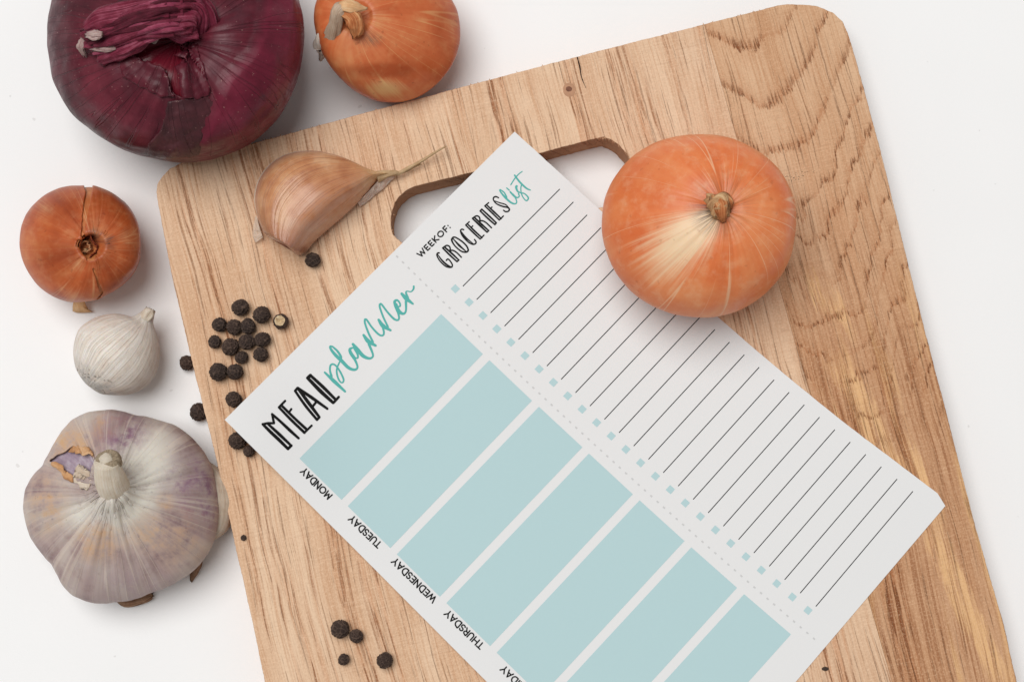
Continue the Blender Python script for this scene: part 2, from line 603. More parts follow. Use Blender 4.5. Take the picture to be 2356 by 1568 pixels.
# ------------------------------------------------------------------ chopping board
left_edge = [(767, 2320), (609.6, 1568), (574, 1399), (541.7, 1256), (494, 1042), (435, 805), (392.5, 621), (366, 480)]
tl = [(359.7, 442), (361.7, 424), (373.5, 405), (391, 387.7), (419, 373), (451, 364)]
top = [(498, 352), (680, 303), (863, 253), (1102, 190), (1375, 118), (1615, 57), (1790, 13)]
tr = [(1812, 9.5), (1850, 11), (1881, 14.7), (1917, 29), (1939, 49.5), (1952, 80)]
right = [(1965, 121), (2024, 337), (2083, 580), (2132, 774), (2185, 978), (2244, 1207), (2308, 1429), (2340, 1568), (2520, 2320)]
bot = [(2515, 2370), (2480, 2400), (2420, 2410), (900, 2450), (820, 2425), (785, 2385)]
hole_d = [(904.5, 538), (899.5, 511), (902, 488), (910.7, 463.5), (925.7, 446), (948, 431), (985, 421), (1082, 397.5), (1239, 353.4),
          (1374, 318.5), (1396, 318.5), (1416, 327.7), (1436, 346.4), (1449, 366), (1457, 398), (1450, 430), (1428, 456),
          (1379, 478), (1010, 576), (975, 580), (945, 572), (923, 556)]


def board_pt(p):
    return unp(p, ZB)


B_ORG = board_pt((1230, 900)); B_ORG[2] = 0
B_ROT = math.radians(13.7)
board = thing("chopping_board", "pale wooden chopping board with rounded corners and an oblong handle hole", "chopping board", B_ORG)
board.rotation_euler = (0, 0, B_ROT)


def to_board(P):
    c, s = math.cos(-B_ROT), math.sin(-B_ROT)
    x, y = P[0] - B_ORG[0], P[1] - B_ORG[1]
    return np.array([x * c - y * s, x * s + y * c])


def densify(pts, step, closed=True, rough=0.0, seed=0.0):
    out = []
    n = len(pts)
    for i in range(n if closed else n - 1):
        a = np.array(pts[i]); b = np.array(pts[(i + 1) % n])
        L = np.linalg.norm(b - a)
        k = max(1, int(L / step))
        for j in range(k):
            out.append(a + (b - a) * j / k)
    if rough:
        out = [p + rough * np.array([nz(p[0] * 0.9, p[1] * 0.9, seed), nz(p[0] * 0.9, p[1] * 0.9, seed + 9)])
               + rough * 0.8 * np.array([nz(p[0] * 0.13, p[1] * 0.13, seed + 3), nz(p[0] * 0.13, p[1] * 0.13, seed + 6)]) for p in out]
    return out


ob = [to_board(board_pt(p)) for p in left_edge + tl + top + tr + right + bot]
ob = densify(ob, 0.7, True, 0.13, 1.0)
hb = [to_board(board_pt(p)) for p in [tuple(q) for q in catmull(hole_d, 120, True)]]
hb = densify(hb, 0.7, True, 0.16, 4.0)

# outline + hole -> solid with a small worn bevel, then parted along the two glue lines
cu = bpy.data.curves.new("board_outline", 'CURVE')
cu.dimensions = '2D'
cu.fill_mode = 'BOTH'
for loop in (ob, hb):
    sp = cu.splines.new('POLY')
    sp.points.add(len(loop) - 1)
    for i, p in enumerate(loop):
        sp.points[i].co = (p[0] * MM, p[1] * MM, 0, 1)
    sp.use_cyclic_u = True
cu.extrude = (ZB / 2 - 0.25) * MM
cu.bevel_depth = 0.25 * MM
cu.bevel_resolution = 1
cu.offset = -0.25 * MM
tmp = bpy.data.objects.new("tmp", cu)
COL.objects.link(tmp)
dg = bpy.context.evaluated_depsgraph_get()
bme = bpy.data.meshes.new_from_object(tmp.evaluated_get(dg))
bpy.data.objects.remove(tmp)
bm0 = bmesh.new()
bm0.from_mesh(bme)
bmesh.ops.remove_doubles(bm0, verts=bm0.verts, dist=1e-6)
for v in bm0.verts:
    v.co.z += ZB / 2 * MM


def plank(bm_src, mat, cuts):
    bm = bm_src.copy()
    for (p0, p1, keep_right) in cuts:
        a = to_board(board_pt(p0)); b = to_board(board_pt(p1))
        d = Vector((b[0] - a[0], b[1] - a[1], 0)).normalized()
        nrm = Vector((d.y, -d.x, 0))            # to the right when walking p0 -> p1
        if keep_right:
            nrm = -nrm
        co = Vector((a[0] * MM, a[1] * MM, 0)) - nrm * 0.00003
        geom = list(bm.verts) + list(bm.edges) + list(bm.faces)
        bmesh.ops.bisect_plane(bm, geom=geom, plane_co=co, plane_no=nrm, clear_outer=True, dist=1e-7)
        ed = [e for e in bm.edges if len(e.link_faces) == 1]
        try:
            bmesh.ops.holes_fill(bm, edges=ed, sides=0)
        except Exception:
            pass
    me = bpy.data.meshes.new("plank")
    bm.to_mesh(me)
    bm.free()
    me.materials.append(mat)
    o = bpy.data.objects.new("plank", me)
    COL.objects.link(o)
    o.parent = board
    return o


s1 = ((1540, 2240), (1059, 205))     # walked upward: right side is the picture's right
s2 = ((2190, 2050), (1621, 58))
o = plank(bm0, W1, [(s1[0], s1[1], False)]); o['label'] = "straight grained left plank with brown pore streaks"
o = plank(bm0, W2, [(s1[0], s1[1], True), (s2[0], s2[1], False)]); o['label'] = "middle plank with a small knot above the handle hole"
o = plank(bm0, W3, [(s2[0], s2[1], True)]); o['label'] = "darker right plank with arched cathedral grain"
bm0.free()

# small knot and the drying crack beside it
def disc_patch(center_d, rx, ry, z, mat, name, parent, n=20, rot=0.0, dome=0.0):
    c = unp(center_d, z)
    vs = [(c[0], c[1], z + dome)]
    fs = []
    for k in range(n):
        a = 2 * math.pi * k / n
        j = 1 + 0.12 * nz(math.cos(a) * 2, math.sin(a) * 2, c[0])
        x, y = rx * math.cos(a) * j, ry * math.sin(a) * j
        vs.append((c[0] + x * math.cos(rot) - y * math.sin(rot), c[1] + x * math.sin(rot) + y * math.cos(rot), z))
    for k in range(n):
        fs.append((0, 1 + k, 1 + (k + 1) % n))
    return mesh_obj(name, vs, fs, mat, parent)


def ribbon(pts_d, widths, z, mat, name, parent, rough=0.0):
    P = catmull(pts_d, max(6, len(pts_d) * 5))
    W = np.interp(np.linspace(0, 1, len(P)), np.linspace(0, 1, len(widths)), widths)
    vs, fs = [], []
    for i, p in enumerate(P):
        d = P[min(i + 1, len(P) - 1)] - P[max(i - 1, 0)]
        d = d / max(np.linalg.norm(d), 1e-9)
        n = np.array([-d[1], d[0]])
        j = 1 + rough * nz(i * 0.9, W[0], 2.0)
        for sgn in (-1, 1):
            vs.append(unp(p + n * sgn * W[i] * j / 2, z))
        if i:
            fs.append((2 * i - 2, 2 * i - 1, 2 * i + 1, 2 * i))
    return mesh_obj(name, vs, fs, mat, parent)


MK = m_flat("knot_wood", lin(120, 80, 62), 0.7, 0.5)
MK2 = m_flat("knot_halo", lin(186, 142, 112), 0.7, 0.2)
MCR = m_flat("dark_gap", lin(58, 38, 28), 0.9, 0.2)
disc_patch((1310, 207), 1.9, 2.3, ZB + 0.02, MK2, "knot_ring", board)
disc_patch((1309, 205), 0.95, 0.85, ZB + 0.04, MK, "knot", board)
ribbon([(1328, 131), (1334, 155), (1338, 178), (1348, 203)], [2.6, 3.4, 2.4, 0.8], ZB + 0.03, MCR, "crack", board, 0.4)

# raised fibres at the sawn edges
def splinters():
    vs, fs = [], []
    runs = [(top, 30, -1), (hole_d[9:15], 34, 1), (hole_d[0:3] + hole_d[-2:], 12, 1)]
    for pts, cnt, sg in runs:
        P = catmull(pts, 300)
        for _ in range(cnt):
            i = random.randrange(1, 298)
            p = P[i]
            d = P[i + 1] - P[i - 1]; d /= max(np.linalg.norm(d), 1e-6)
            n = np.array([d[1], -d[0]]) * (1 if sg < 0 else -1)
            L = random.uniform(1.2, 4.5)
            wd = random.uniform(1.0, 2.4)
            b = p - n * 2.0
            tip = p + n * L + d * random.uniform(-4, 4)
            z = ZB - random.uniform(0.1, 0.8)
            k = len(vs)
            vs += [unp(b - d * wd, z), unp(b + d * wd, z), unp(tip, z + random.uniform(-0.3, 0.3)), unp((b + tip) / 2, z - 0.35)]
            fs += [(k, k + 1, k + 2), (k, k + 3, k + 1), (k + 1, k + 3, k + 2), (k, k + 2, k + 3)]
    o = mesh_obj("edge_splinters", vs, fs, m_flat("splinter_wood", lin(192, 150, 116), 0.8, 0.15), board, smooth=False)
    o['kind'] = 'stuff'


splinters()

# ------------------------------------------------------------------ meal planner sheet
E0, E1 = np.array((517.0, 965.0)), np.array((1121.0, 1568.0))


def lift(p):
    p = np.asarray(p, float)
    r = np.linalg.norm(p - E0, axis=-1)
    d = E1 - E0
    nrm = np.array([d[1], -d[0]]) / np.linalg.norm(d)
    e = np.maximum((p - E0) @ nrm, 0)
    return 5.6 * np.exp(-(r / 210.0) ** 2.2) + 1.9 * np.exp(-(e / 95.0) ** 2)


def on_paper(p, off=0.0):
    return unp(p, ZB + 0.35 + float(lift(p)) + off)


pap = thing("meal_planner_sheet", "light grey paper sheet with a printed weekly meal planner and groceries list", "paper sheet",
            [*unp((1350, 1000), ZB)[:2], ZB])
M_PAPER = m_flat("paper", lin(231, 231, 231), 0.7, 0.008, 0.15)
M_BLUE = m_flat("blue_print", lin(184, 212, 215), 0.7, 0.008, 0.15)
M_TEAL = m_flat("teal_ink", lin(88, 178, 170), 0.65, 0.01, 0.15)
M_INK = m_flat("black_ink", lin(8, 8, 8), 0.6, 0.05, 0.15)
M_GREY = m_flat("grey_ink", lin(206, 206, 206), 0.7, 0.01, 0.15)


def poly_sheet(name, poly, mat, parent, off, step=24.0, thick=0.0):
    pts = []
    n = len(poly)
    for i in range(n):
        a = np.array(poly[i]); b = np.array(poly[(i + 1) % n])
        k = max(1, int(np.linalg.norm(b - a) / step))
        pts += [a + (b - a) * j / k for j in range(k)]
    nb = len(pts)
    arr = np.array(pts)
    gx = np.arange(arr[:, 0].min(), arr[:, 0].max(), step)
    gy = np.arange(arr[:, 1].min(), arr[:, 1].max(), step)
    G = np.stack(np.meshgrid(gx, gy), -1).reshape(-1, 2)
    bp = [tuple(p) for p in pts]
    G = G[inpoly(G, bp)]
    if len(G):
        G = G[segdist(G, bp) > step * 0.35]
    allp = [Vector(p) for p in pts] + [Vector(p) for p in G]
    r = delaunay_2d_cdt(allp, [(i, (i + 1) % nb) for i in range(nb)], [list(range(nb))], 1, 1e-6)
    V2, Fc = r[0], r[2]
    V = [on_paper(np.array(v), off) for v in V2]
    Fc = [tuple(reversed(f)) for f in Fc]
    m = len(V)
    if thick:
        V2n = len(V)
        V = V + [v - np.array([0, 0, thick]) for v in V]
        Fc = [tuple(f) for f in Fc]
        Fc = Fc + [tuple(reversed([i + V2n for i in f])) for f in Fc]
        # rim
        cnt = {}
        for f in Fc[:len(Fc) // 2]:
            for a, b in zip(f, f[1:] + f[:1]):
                cnt[(a, b)] = 1
        for (a, b) in list(cnt):
            if (b, a) not in cnt:
                k = len(V)
                V += [V[b], V[a], V[a + V2n], V[b + V2n]]
                Fc.append((k, k + 1, k + 2, k + 3))
    return mesh_obj(name, V, Fc, mat, parent)


redge = [(1184, 303), (1285, 395), (1385, 487), (1520, 610), (1652, 729), (1787, 845), (1933, 964), (2050, 1053), (2157, 1134)]
re = [tuple(p + 0.9 * np.array([nz(i * 0.55, 1.0), nz(i * 0.55, 5.0)])) for i, p in enumerate(catmull(redge, 90))]
re[0] = (1184, 303)
poly_paper = re + [(2175, 1163), (2002, 1366), (1830, 1568), (1500, 1955), (1121, 1568), (820, 1266), (517, 965), (850, 634)]
poly_sheet("sheet", poly_paper, M_PAPER, pap, 0.0, 26.0, 0.22)

# seven day boxes
boxL = [(689, 1053.9), (800, 1163.4), (912.8, 1274), (1027, 1386), (1142.6, 1500), (1259.6, 1615), (1378, 1731)]
boxB = [(785.7, 1149), (898, 1259.8), (1012, 1371.7), (1127.6, 1485), (1244.8, 1599.7), (1363.5, 1715.8), (1483.5, 1833)]
boxT = [(1015, 722), (1126, 828), (1240, 935), (1355, 1042.5), (1471.6, 1150), (1590.6, 1258), (1712, 1365.6)]
boxR = [(1111, 814), (1224, 921), (1340, 1028), (1456, 1136), (1574.8, 1243.6), (1695.8, 1351), (1819.9, 1458.2)]
for i in range(7):
    poly_sheet("day_box", [boxL[i], boxB[i], boxR[i], boxT[i]], M_BLUE, pap, 0.05, 30.0)


def quad3(i, pts):
    (i0, p0), (i1, p1), (i2, p2) = [(k, np.array(v, float)) for k, v in pts]
    return (p0 * (i - i1) * (i - i2) / ((i0 - i1) * (i0 - i2)) + p1 * (i - i0) * (i - i2) / ((i1 - i0) * (i1 - i2))
            + p2 * (i - i0) * (i - i1) / ((i2 - i0) * (i2 - i1)))


LS = [(0, (1064.9, 658.2)), (12, (1458, 1025.3)), (24, (1877, 1394))]
LE = [(0, (1287.9, 434.8)), (11, (1644.8, 757.6)), (24, (2100.4, 1129.3))]
CB = [(0, (1047.5, 664)), (12, (1440, 1033)), (24, (1859, 1403))]


def stroke_mesh(strokes, off0, dz=0.003):
    """strokes: list of (points, widths) in picture units -> flat print mesh"""
    vs, fs = [], []
    for si, (pts, wd, smooth) in enumerate(strokes):
        L = sum(math.dist(pts[i], pts[i + 1]) for i in range(len(pts) - 1))
        if smooth and len(pts) > 2:
            P = catmull(pts, max(8, len(pts) * 6))
        else:
            P = catmull(pts, max(2, int(L / 14) + 1)) if len(pts) == 2 else np.array(pts, float)
        W = np.interp(np.linspace(0, 1, len(P)), np.linspace(0, 1, len(wd)), wd) if len(wd) > 1 else np.full(len(P), wd[0])
        base = off0 + si * dz
        n0 = len(vs)
        dirs = []
        for i, p in enumerate(P):
            d = P[min(i + 1, len(P) - 1)] - P[max(i - 1, 0)]
            d = d / max(np.linalg.norm(d), 1e-9)
            dirs.append(d)
            n = np.array([-d[1], d[0]])
            z = base + dz * 0.8 * i / len(P)
            vs.append(on_paper(p - n * W[i] / 2, z))
            vs.append(on_paper(p + n * W[i] / 2, z))
            if i:
                k = n0 + 2 * i
                fs.append((k - 2, k - 1, k + 1, k))
        if smooth is not None:
            for end, sg in ((0, -1), (len(P) - 1, 1)):       # round caps
                d = dirs[end] * sg
                n = np.array([-d[1], d[0]])
                z = base + dz * 0.8 * end / len(P)
                ring = [on_paper(P[end] + W[end] / 2 * (n * math.cos(a) + d * math.sin(a)), z)
                        for a in np.linspace(0, math.pi, 7)]
                k = len(vs)
                vs += ring
                fs.append(tuple(range(k, k + 7)))
    return vs, fs


def print_part(name, strokes, mat, off=0.10, label=None):
    vs, fs = stroke_mesh(strokes, off)
    o = mesh_obj(name, vs, fs, mat, pap, smooth=False)
    if label: o['label'] = label
    return o


for i in range(25):
    c = quad3(i, CB)
    u = quad3(i + 0.5, LS) - quad3(i - 0.5, LS)
    v = quad3(i, LE) - quad3(i, LS)
    u = u / np.linalg.norm(u) * 7.6
    v = v / np.linalg.norm(v) * 7.6
    q = [c - u - v, c + u - v, c + u + v, c - u + v]
    mesh_obj("checkbox", [on_paper(p, 0.05) for p in q], [(0, 1, 2, 3)], M_BLUE, pap)
    print_part("ruled_line", [([tuple(quad3(i, LS)), tuple(quad3(i, LE))], [2.0], None)], M_INK, 0.06)

# dashed cut line
vs, fs = [], []
a3 = [(590.2, (913.7, 590.2)), (1166.3, (1527.3, 1166.3)), (1467.9, (1872.8, 1467.9))]
nd = 68
for k in range(nd):
    y = 590.2 + (1467.9 - 590.2) * k / (nd - 1)
    c = quad3(y, a3)
    d = quad3(y + 5, a3) - quad3(y - 5, a3); d /= np.linalg.norm(d)
    n = np.array([-d[1], d[0]])
    j = len(vs)
    for a, b in ((-1, -1), (1, -1), (1, 1), (-1, 1)):
        vs.append(on_paper(c + d * a * 2.9 + n * b * 1.9, 0.05))
    fs.append((j, j + 1, j + 2, j + 3))
mesh_obj("dashed_cut_line", vs, fs, M_GREY, pap)


def C(strokes, ox, oy, s, smooth=True):
    k = 2356.0 / 4096.0 / s
    return [(crop(p, ox, oy, s), [w_ * k for w_ in (wd if isinstance(wd, (list, tuple)) else [wd])], smooth) for p, wd in strokes]


MEAL = {
    'letter_m': [([(95, 1010), (240, 1155), (390, 1295), (545, 1450)], [50, 60, 62, 52]), ([(545, 1450), (605, 1392)], 50),
          ([(605, 1395), (400, 1200), (195, 1012)], [46, 60, 46]), ([(95, 1008), (190, 992), (292, 992)], [40, 46, 42]),
          ([(294, 990), (262, 830)], 44), ([(262, 830), (420, 970), (580, 1120), (735, 1260)], [46, 50, 58, 46])],
    'letter_e': [([(385, 708), (600, 930), (840, 1160)], [46, 52, 52]), ([(385, 705), (495, 592)], 42), ([(435, 680), (660, 900), (885, 1108)], [50, 50, 54]),
          ([(842, 1160), (970, 1034)], 40), ([(580, 775), (605, 738)], 40)],
    'letter_a': [([(674, 415), (860, 680), (1065, 930)], [46, 52, 48]), ([(674, 415), (716, 362)], 48), ([(735, 380), (910, 620), (1106, 882)], [56, 66, 50]),
          ([(1065, 930), (1108, 884)], 46), ([(722, 362), (980, 540), (1250, 732)], [50, 62, 46]), ([(990, 690), (1050, 612)], 44)],
    'letter_l': [([(900, 184), (1130, 420), (1355, 625)], [60, 72, 56]), ([(898, 182), (948, 135)], 60), ([(950, 138), (1180, 350), (1400, 570)], [54, 62, 52]),
          ([(1360, 628), (1455, 522)], 46)],
}
for nm, st in MEAL.items():
    print_part(nm, C(st, 1030, 1470, 4.48), M_INK)

PLAN = {
    'letter_p': [([(98, 1256), (230, 1380), (375, 1515)], [26, 52, 30]),
          ([(190, 1310), (170, 1230), (176, 1165), (208, 1143), (255, 1170), (310, 1250), (352, 1340), (350, 1385), (320, 1393), (285, 1345), (262, 1260), (268, 1190), (312, 1090)],
           [34, 26, 26, 24, 24, 26, 26, 22, 20, 24, 24, 22, 20])],
    'letter_l': [([(315, 1085), (318, 1040), (270, 965), (205, 905)], [24, 32, 30, 24]),
          ([(205, 905), (172, 903), (185, 945), (245, 1020), (325, 1095), (420, 1190), (500, 1220), (543, 1195), (535, 1140), (500, 1065)],
           [24, 26, 34, 44, 48, 44, 34, 26, 28, 36])],
    'letter_a': [([(500, 1060), (455, 995), (440, 945), (470, 922), (505, 922)], [46, 46, 38, 24, 18]), ([(500, 935), (545, 1010), (548, 1055), (520, 1062)], [20, 26, 24, 20]),
          ([(483, 872), (545, 945), (620, 1030), (700, 1065), (748, 1048), (752, 1000), (700, 870)], [36, 52, 50, 34, 24, 28, 36])],
    'letter_n': [([(628, 748), (690, 830), (790, 890)], [34, 60, 34]), ([(755, 840), (695, 720), (648, 590), (645, 535)], [28, 28, 26, 26]),
          ([(645, 535), (670, 540), (740, 640), (830, 735), (885, 753), (905, 715), (885, 620)], [24, 26, 26, 28, 24, 26, 30])],
    'letter_n_': [([(834, 540), (890, 620), (995, 682)], [34, 58, 30]), ([(960, 635), (900, 510), (852, 380), (847, 332)], [26, 26, 26, 26]),
           ([(847, 332), (872, 328), (950, 430), (1040, 525), (1095, 543), (1112, 508), (1095, 430)], [24, 26, 26, 30, 24, 26, 30])],
    'letter_e': [([(1095, 430), (1062, 345), (1052, 290), (1085, 272), (1118, 305), (1128, 348), (1108, 360)], [36, 40, 36, 26, 24, 22, 20]),
          ([(1070, 330), (1095, 400), (1140, 448), (1185, 452), (1206, 405), (1205, 290)], [40, 50, 44, 28, 26, 34])],
    'letter_r': [([(1148, 185), (1210, 250), (1300, 322)], [36, 60, 26]), ([(1230, 240), (1206, 172), (1222, 150), (1275, 156), (1308, 120), (1312, 84)], [36, 24, 16, 16, 24, 26])],
}
for nm, st in PLAN.items():
    print_part(nm.rstrip('_'), C(st, 1270, 1120, 3.4095), M_TEAL)

GROC = {
    'letter_g': [([(100, 1310), (76, 1315), (66, 1350), (110, 1430), (190, 1505), (250, 1526), (290, 1520)], [22, 24, 20, 20, 22, 22, 24]),
           ([(78, 1335), (140, 1420), (215, 1488), (285, 1524)], [14, 26, 28, 14]), ([(290, 1522), (295, 1485), (262, 1430), (230, 1402), (205, 1422)], 21)],
    'letter_r': [([(152, 1238), (260, 1345), (365, 1440)], [24, 28, 24]), ([(152, 1236), (210, 1200), (252, 1215), (265, 1255), (258, 1280)], 23), ([(185, 1228), (290, 1320), (390, 1415)], [26, 30, 22]),
           ([(366, 1440), (394, 1416)], 22), ([(262, 1282), (300, 1272), (360, 1305), (430, 1375)], 22)],
    'letter_o': [([(305, 1082), (287, 1120), (330, 1200), (420, 1280), (490, 1300), (532, 1275), (510, 1210), (440, 1140), (350, 1082), (312, 1076)], [28, 28, 22, 22, 24, 26, 24, 24, 22, 24]),
           ([(308, 1100), (400, 1200), (500, 1288)], [16, 34, 16])],
    'letter_c': [([(465, 965), (437, 958), (418, 985), (450, 1060), (530, 1145), (600, 1182), (640, 1172), (650, 1145), (628, 1112)], 22),
           ([(425, 985), (500, 1085), (610, 1175)], [12, 26, 12])],
    'letter_e': [([(496, 896), (600, 1000), (710, 1102)], [22, 26, 22]), ([(496, 894), (548, 846)], 20), ([(525, 882), (630, 985), (738, 1084)], [22, 28, 22]),
           ([(712, 1103), (768, 1046)], 20), ([(582, 928), (600, 908)], 20)],
    'letter_r_': [([(597, 797), (705, 900), (813, 1000)], [24, 30, 24]), ([(597, 795), (652, 760), (694, 772), (708, 815), (702, 838)], 23), ([(632, 788), (740, 890), (836, 976)], [26, 30, 22]),
            ([(815, 1001), (840, 976)], 22), ([(705, 840), (740, 830), (800, 860), (880, 936)], 22)],
    'letter_i': [([(712, 685), (820, 790), (930, 886)], [24, 28, 24]), ([(736, 660), (845, 760), (950, 860)], [24, 28, 24]), ([(712, 685), (736, 659)], 24), ([(930, 888), (952, 862)], 24)],
    'letter_e_': [([(782, 611), (890, 715), (995, 818)], [22, 26, 22]), ([(782, 608), (838, 562)], 20), ([(812, 598), (920, 700), (1025, 800)], [22, 28, 22]),
            ([(997, 820), (1058, 760)], 20), ([(868, 647), (888, 627)], 20)],
    'letter_s': [([(986, 488), (945, 471), (912, 487), (912, 525), (960, 580), (1050, 618), (1120, 632), (1148, 660), (1130, 690), (1090, 695), (1060, 675)], [20, 22, 22, 20, 20, 24, 24, 24, 22, 22, 20]),
           ([(915, 530), (1000, 562), (1090, 590), (1142, 640)], [12, 18, 18, 14])],
}
for nm, st in GROC.items():
    print_part(nm.rstrip('_'), C(st, 1730, 660, 3.7333), M_INK)
LIST = {
    'letter_l': [([(1108, 480), (1070, 410), (1010, 366)], [22, 20, 18]), ([(1010, 366), (1008, 388), (1080, 478), (1170, 558), (1228, 578), (1256, 558), (1243, 500), (1205, 440)], [16, 20, 30, 28, 20, 18, 20, 24])],
    'letter_i': [([(1160, 400), (1215, 458), (1262, 485), (1294, 468), (1284, 425)], [24, 30, 20, 18, 20]), ([(1108, 343), (1146, 375)], 18)],
    'letter_s': [([(1256, 315), (1248, 335), (1270, 390), (1310, 412)], [34, 34, 26, 18]),
          ([(1310, 412), (1375, 428), (1428, 482), (1422, 518), (1392, 528), (1345, 470), (1322, 400), (1320, 330), (1335, 285)], [18, 18, 22, 20, 18, 17, 17, 17, 18])],
    'letter_t': [([(1226, 152), (1300, 250), (1400, 345), (1462, 374)], [24, 28, 26, 16]), ([(1168, 295), (1230, 198), (1290, 132), (1340, 95)], [16, 17, 15, 13])],
}
for nm, st in LIST.items():
    print_part(nm, C(st, 1730, 660, 3.7333), M_TEAL)

# plain capitals in a unit box: strokes as points, width of the letter first
ARC = lambda cx, cy, rx, ry, a0, a1, n=10: [(cx + rx * math.cos(math.radians(a)), cy + ry * math.sin(math.radians(a))) for a in np.linspace(a0, a1, n)]
GL = {
    'M': (0.92, [[(0.03, 0), (0.12, 1), (0.46, 0.25), (0.80, 1), (0.89, 0)]]),
    'O': (1.02, [ARC(0.51, 0.5, 0.45, 0.47, 0, 360, 22)]),
    'N': (0.80, [[(0.06, 0), (0.06, 1), (0.74, 0), (0.74, 1)]]),
    'D': (0.82, [[(0.06, 0), (0.06, 1), (0.30, 1)] + ARC(0.30, 0.5, 0.46, 0.5, 90, -90, 12) + [(0.06, 0)]]),
    'A': (0.84, [[(0.02, 0), (0.42, 1), (0.82, 0)], [(0.17, 0.34), (0.67, 0.34)]]),
    'Y': (0.76, [[(0.0, 1), (0.38, 0.45), (0.76, 1)], [(0.38, 0.45), (0.38, 0)]]),
    'T': (0.70, [[(0.0, 0.97), (0.70, 0.97)], [(0.35, 0.97), (0.35, 0)]]),
    'U': (0.78, [[(0.06, 1), (0.06, 0.35)] + ARC(0.39, 0.34, 0.33, 0.34, 180, 360, 10) + [(0.72, 1)]]),
    'E': (0.60, [[(0.56, 0.97), (0.06, 0.97), (0.06, 0.03), (0.56, 0.03)], [(0.06, 0.5), (0.48, 0.5)]]),
    'S': (0.60, [ARC(0.30, 0.735, 0.25, 0.245, 25, 270, 11) + ARC(0.30, 0.255, 0.27, 0.245, 90, -155, 11)]),
    'W': (1.16, [[(0.0, 1), (0.30, 0), (0.58, 0.85), (0.86, 0), (1.16, 1)]]),
    'H': (0.80, [[(0.06, 0), (0.06, 1)], [(0.74, 0), (0.74, 1)], [(0.06, 0.5), (0.74, 0.5)]]),
    'R': (0.66, [[(0.06, 0), (0.06, 0.97), (0.28, 0.97)] + ARC(0.30, 0.72, 0.28, 0.25, 90, -90, 9) + [(0.06, 0.47)], [(0.30, 0.47), (0.64, 0)]]),
    'F': (0.56, [[(0.06, 0), (0.06, 0.97), (0.54, 0.97)], [(0.06, 0.48), (0.48, 0.48)]]),
    'I': (0.16, [[(0.08, 0), (0.08, 1)]]),
    'K': (0.70, [[(0.06, 0), (0.06, 1)], [(0.66, 1), (0.10, 0.48), (0.70, 0)]]),
    ':': (0.16, [[(0.08, 0.10), (0.08, 0.13)], [(0.08, 0.62), (0.08, 0.65)]]),
}


def caps(word, start, end, capv, wid, gap=0.17, name="lettering", label=None):
    start, end, capv = map(np.array, (start, end, capv))
    tot = sum(GL[c][0] for c in word) + gap * (len(word) - 1)
    u = (end - start) / tot
    x = 0.0
    st = []
    for c in word:
        wd, strokes = GL[c]
        for s_ in strokes:
            pts = [tuple(start + u * (x + px) + capv * py) for px, py in s_]
            curved = len(s_) > 8
            if curved:
                st.append((pts, [wid], True))
            else:
                for a, b in zip(pts, pts[1:]):
                    st.append(([a, b], [wid], True))
        x += wd + gap
    return print_part(name, st, M_INK, 0.08, label)


CV = (-10.2, 11.15)
caps("MONDAY", (764.6, 1137.6), (700.8, 1074.2), CV, 3.2, label="MONDAY in small black capitals")
caps("TUESDAY", (878.5, 1249.1), (811.2, 1183.6), CV, 3.2, label="TUESDAY in small black capitals")
caps("WEDNESDAY", (1004.9, 1374.9), (910.2, 1281.2), CV, 3.2, label="WEDNESDAY in small black capitals")
caps("THURSDAY", (1114, 1481.5), (1031.6, 1401.1), CV, 3.2, label="THURSDAY in small black capitals")
caps("FRIDAY", (1215.5, 1583.5), (1160.6, 1528.6), CV, 3.2, label="FRIDAY in small black capitals")
w0, w1 = crop([(262, 1168), (1205, 236)], 1650, 880, 7.84)
cpv = np.array((-127, -120)) / 7.84 / 1.7385
caps("WEEKOF:", w0, w1, cpv, 3.0, 0.28, label="WEEK OF in small black capitals")


# ------------------------------------------------------------------ bulbs
class Bulb:
    pass


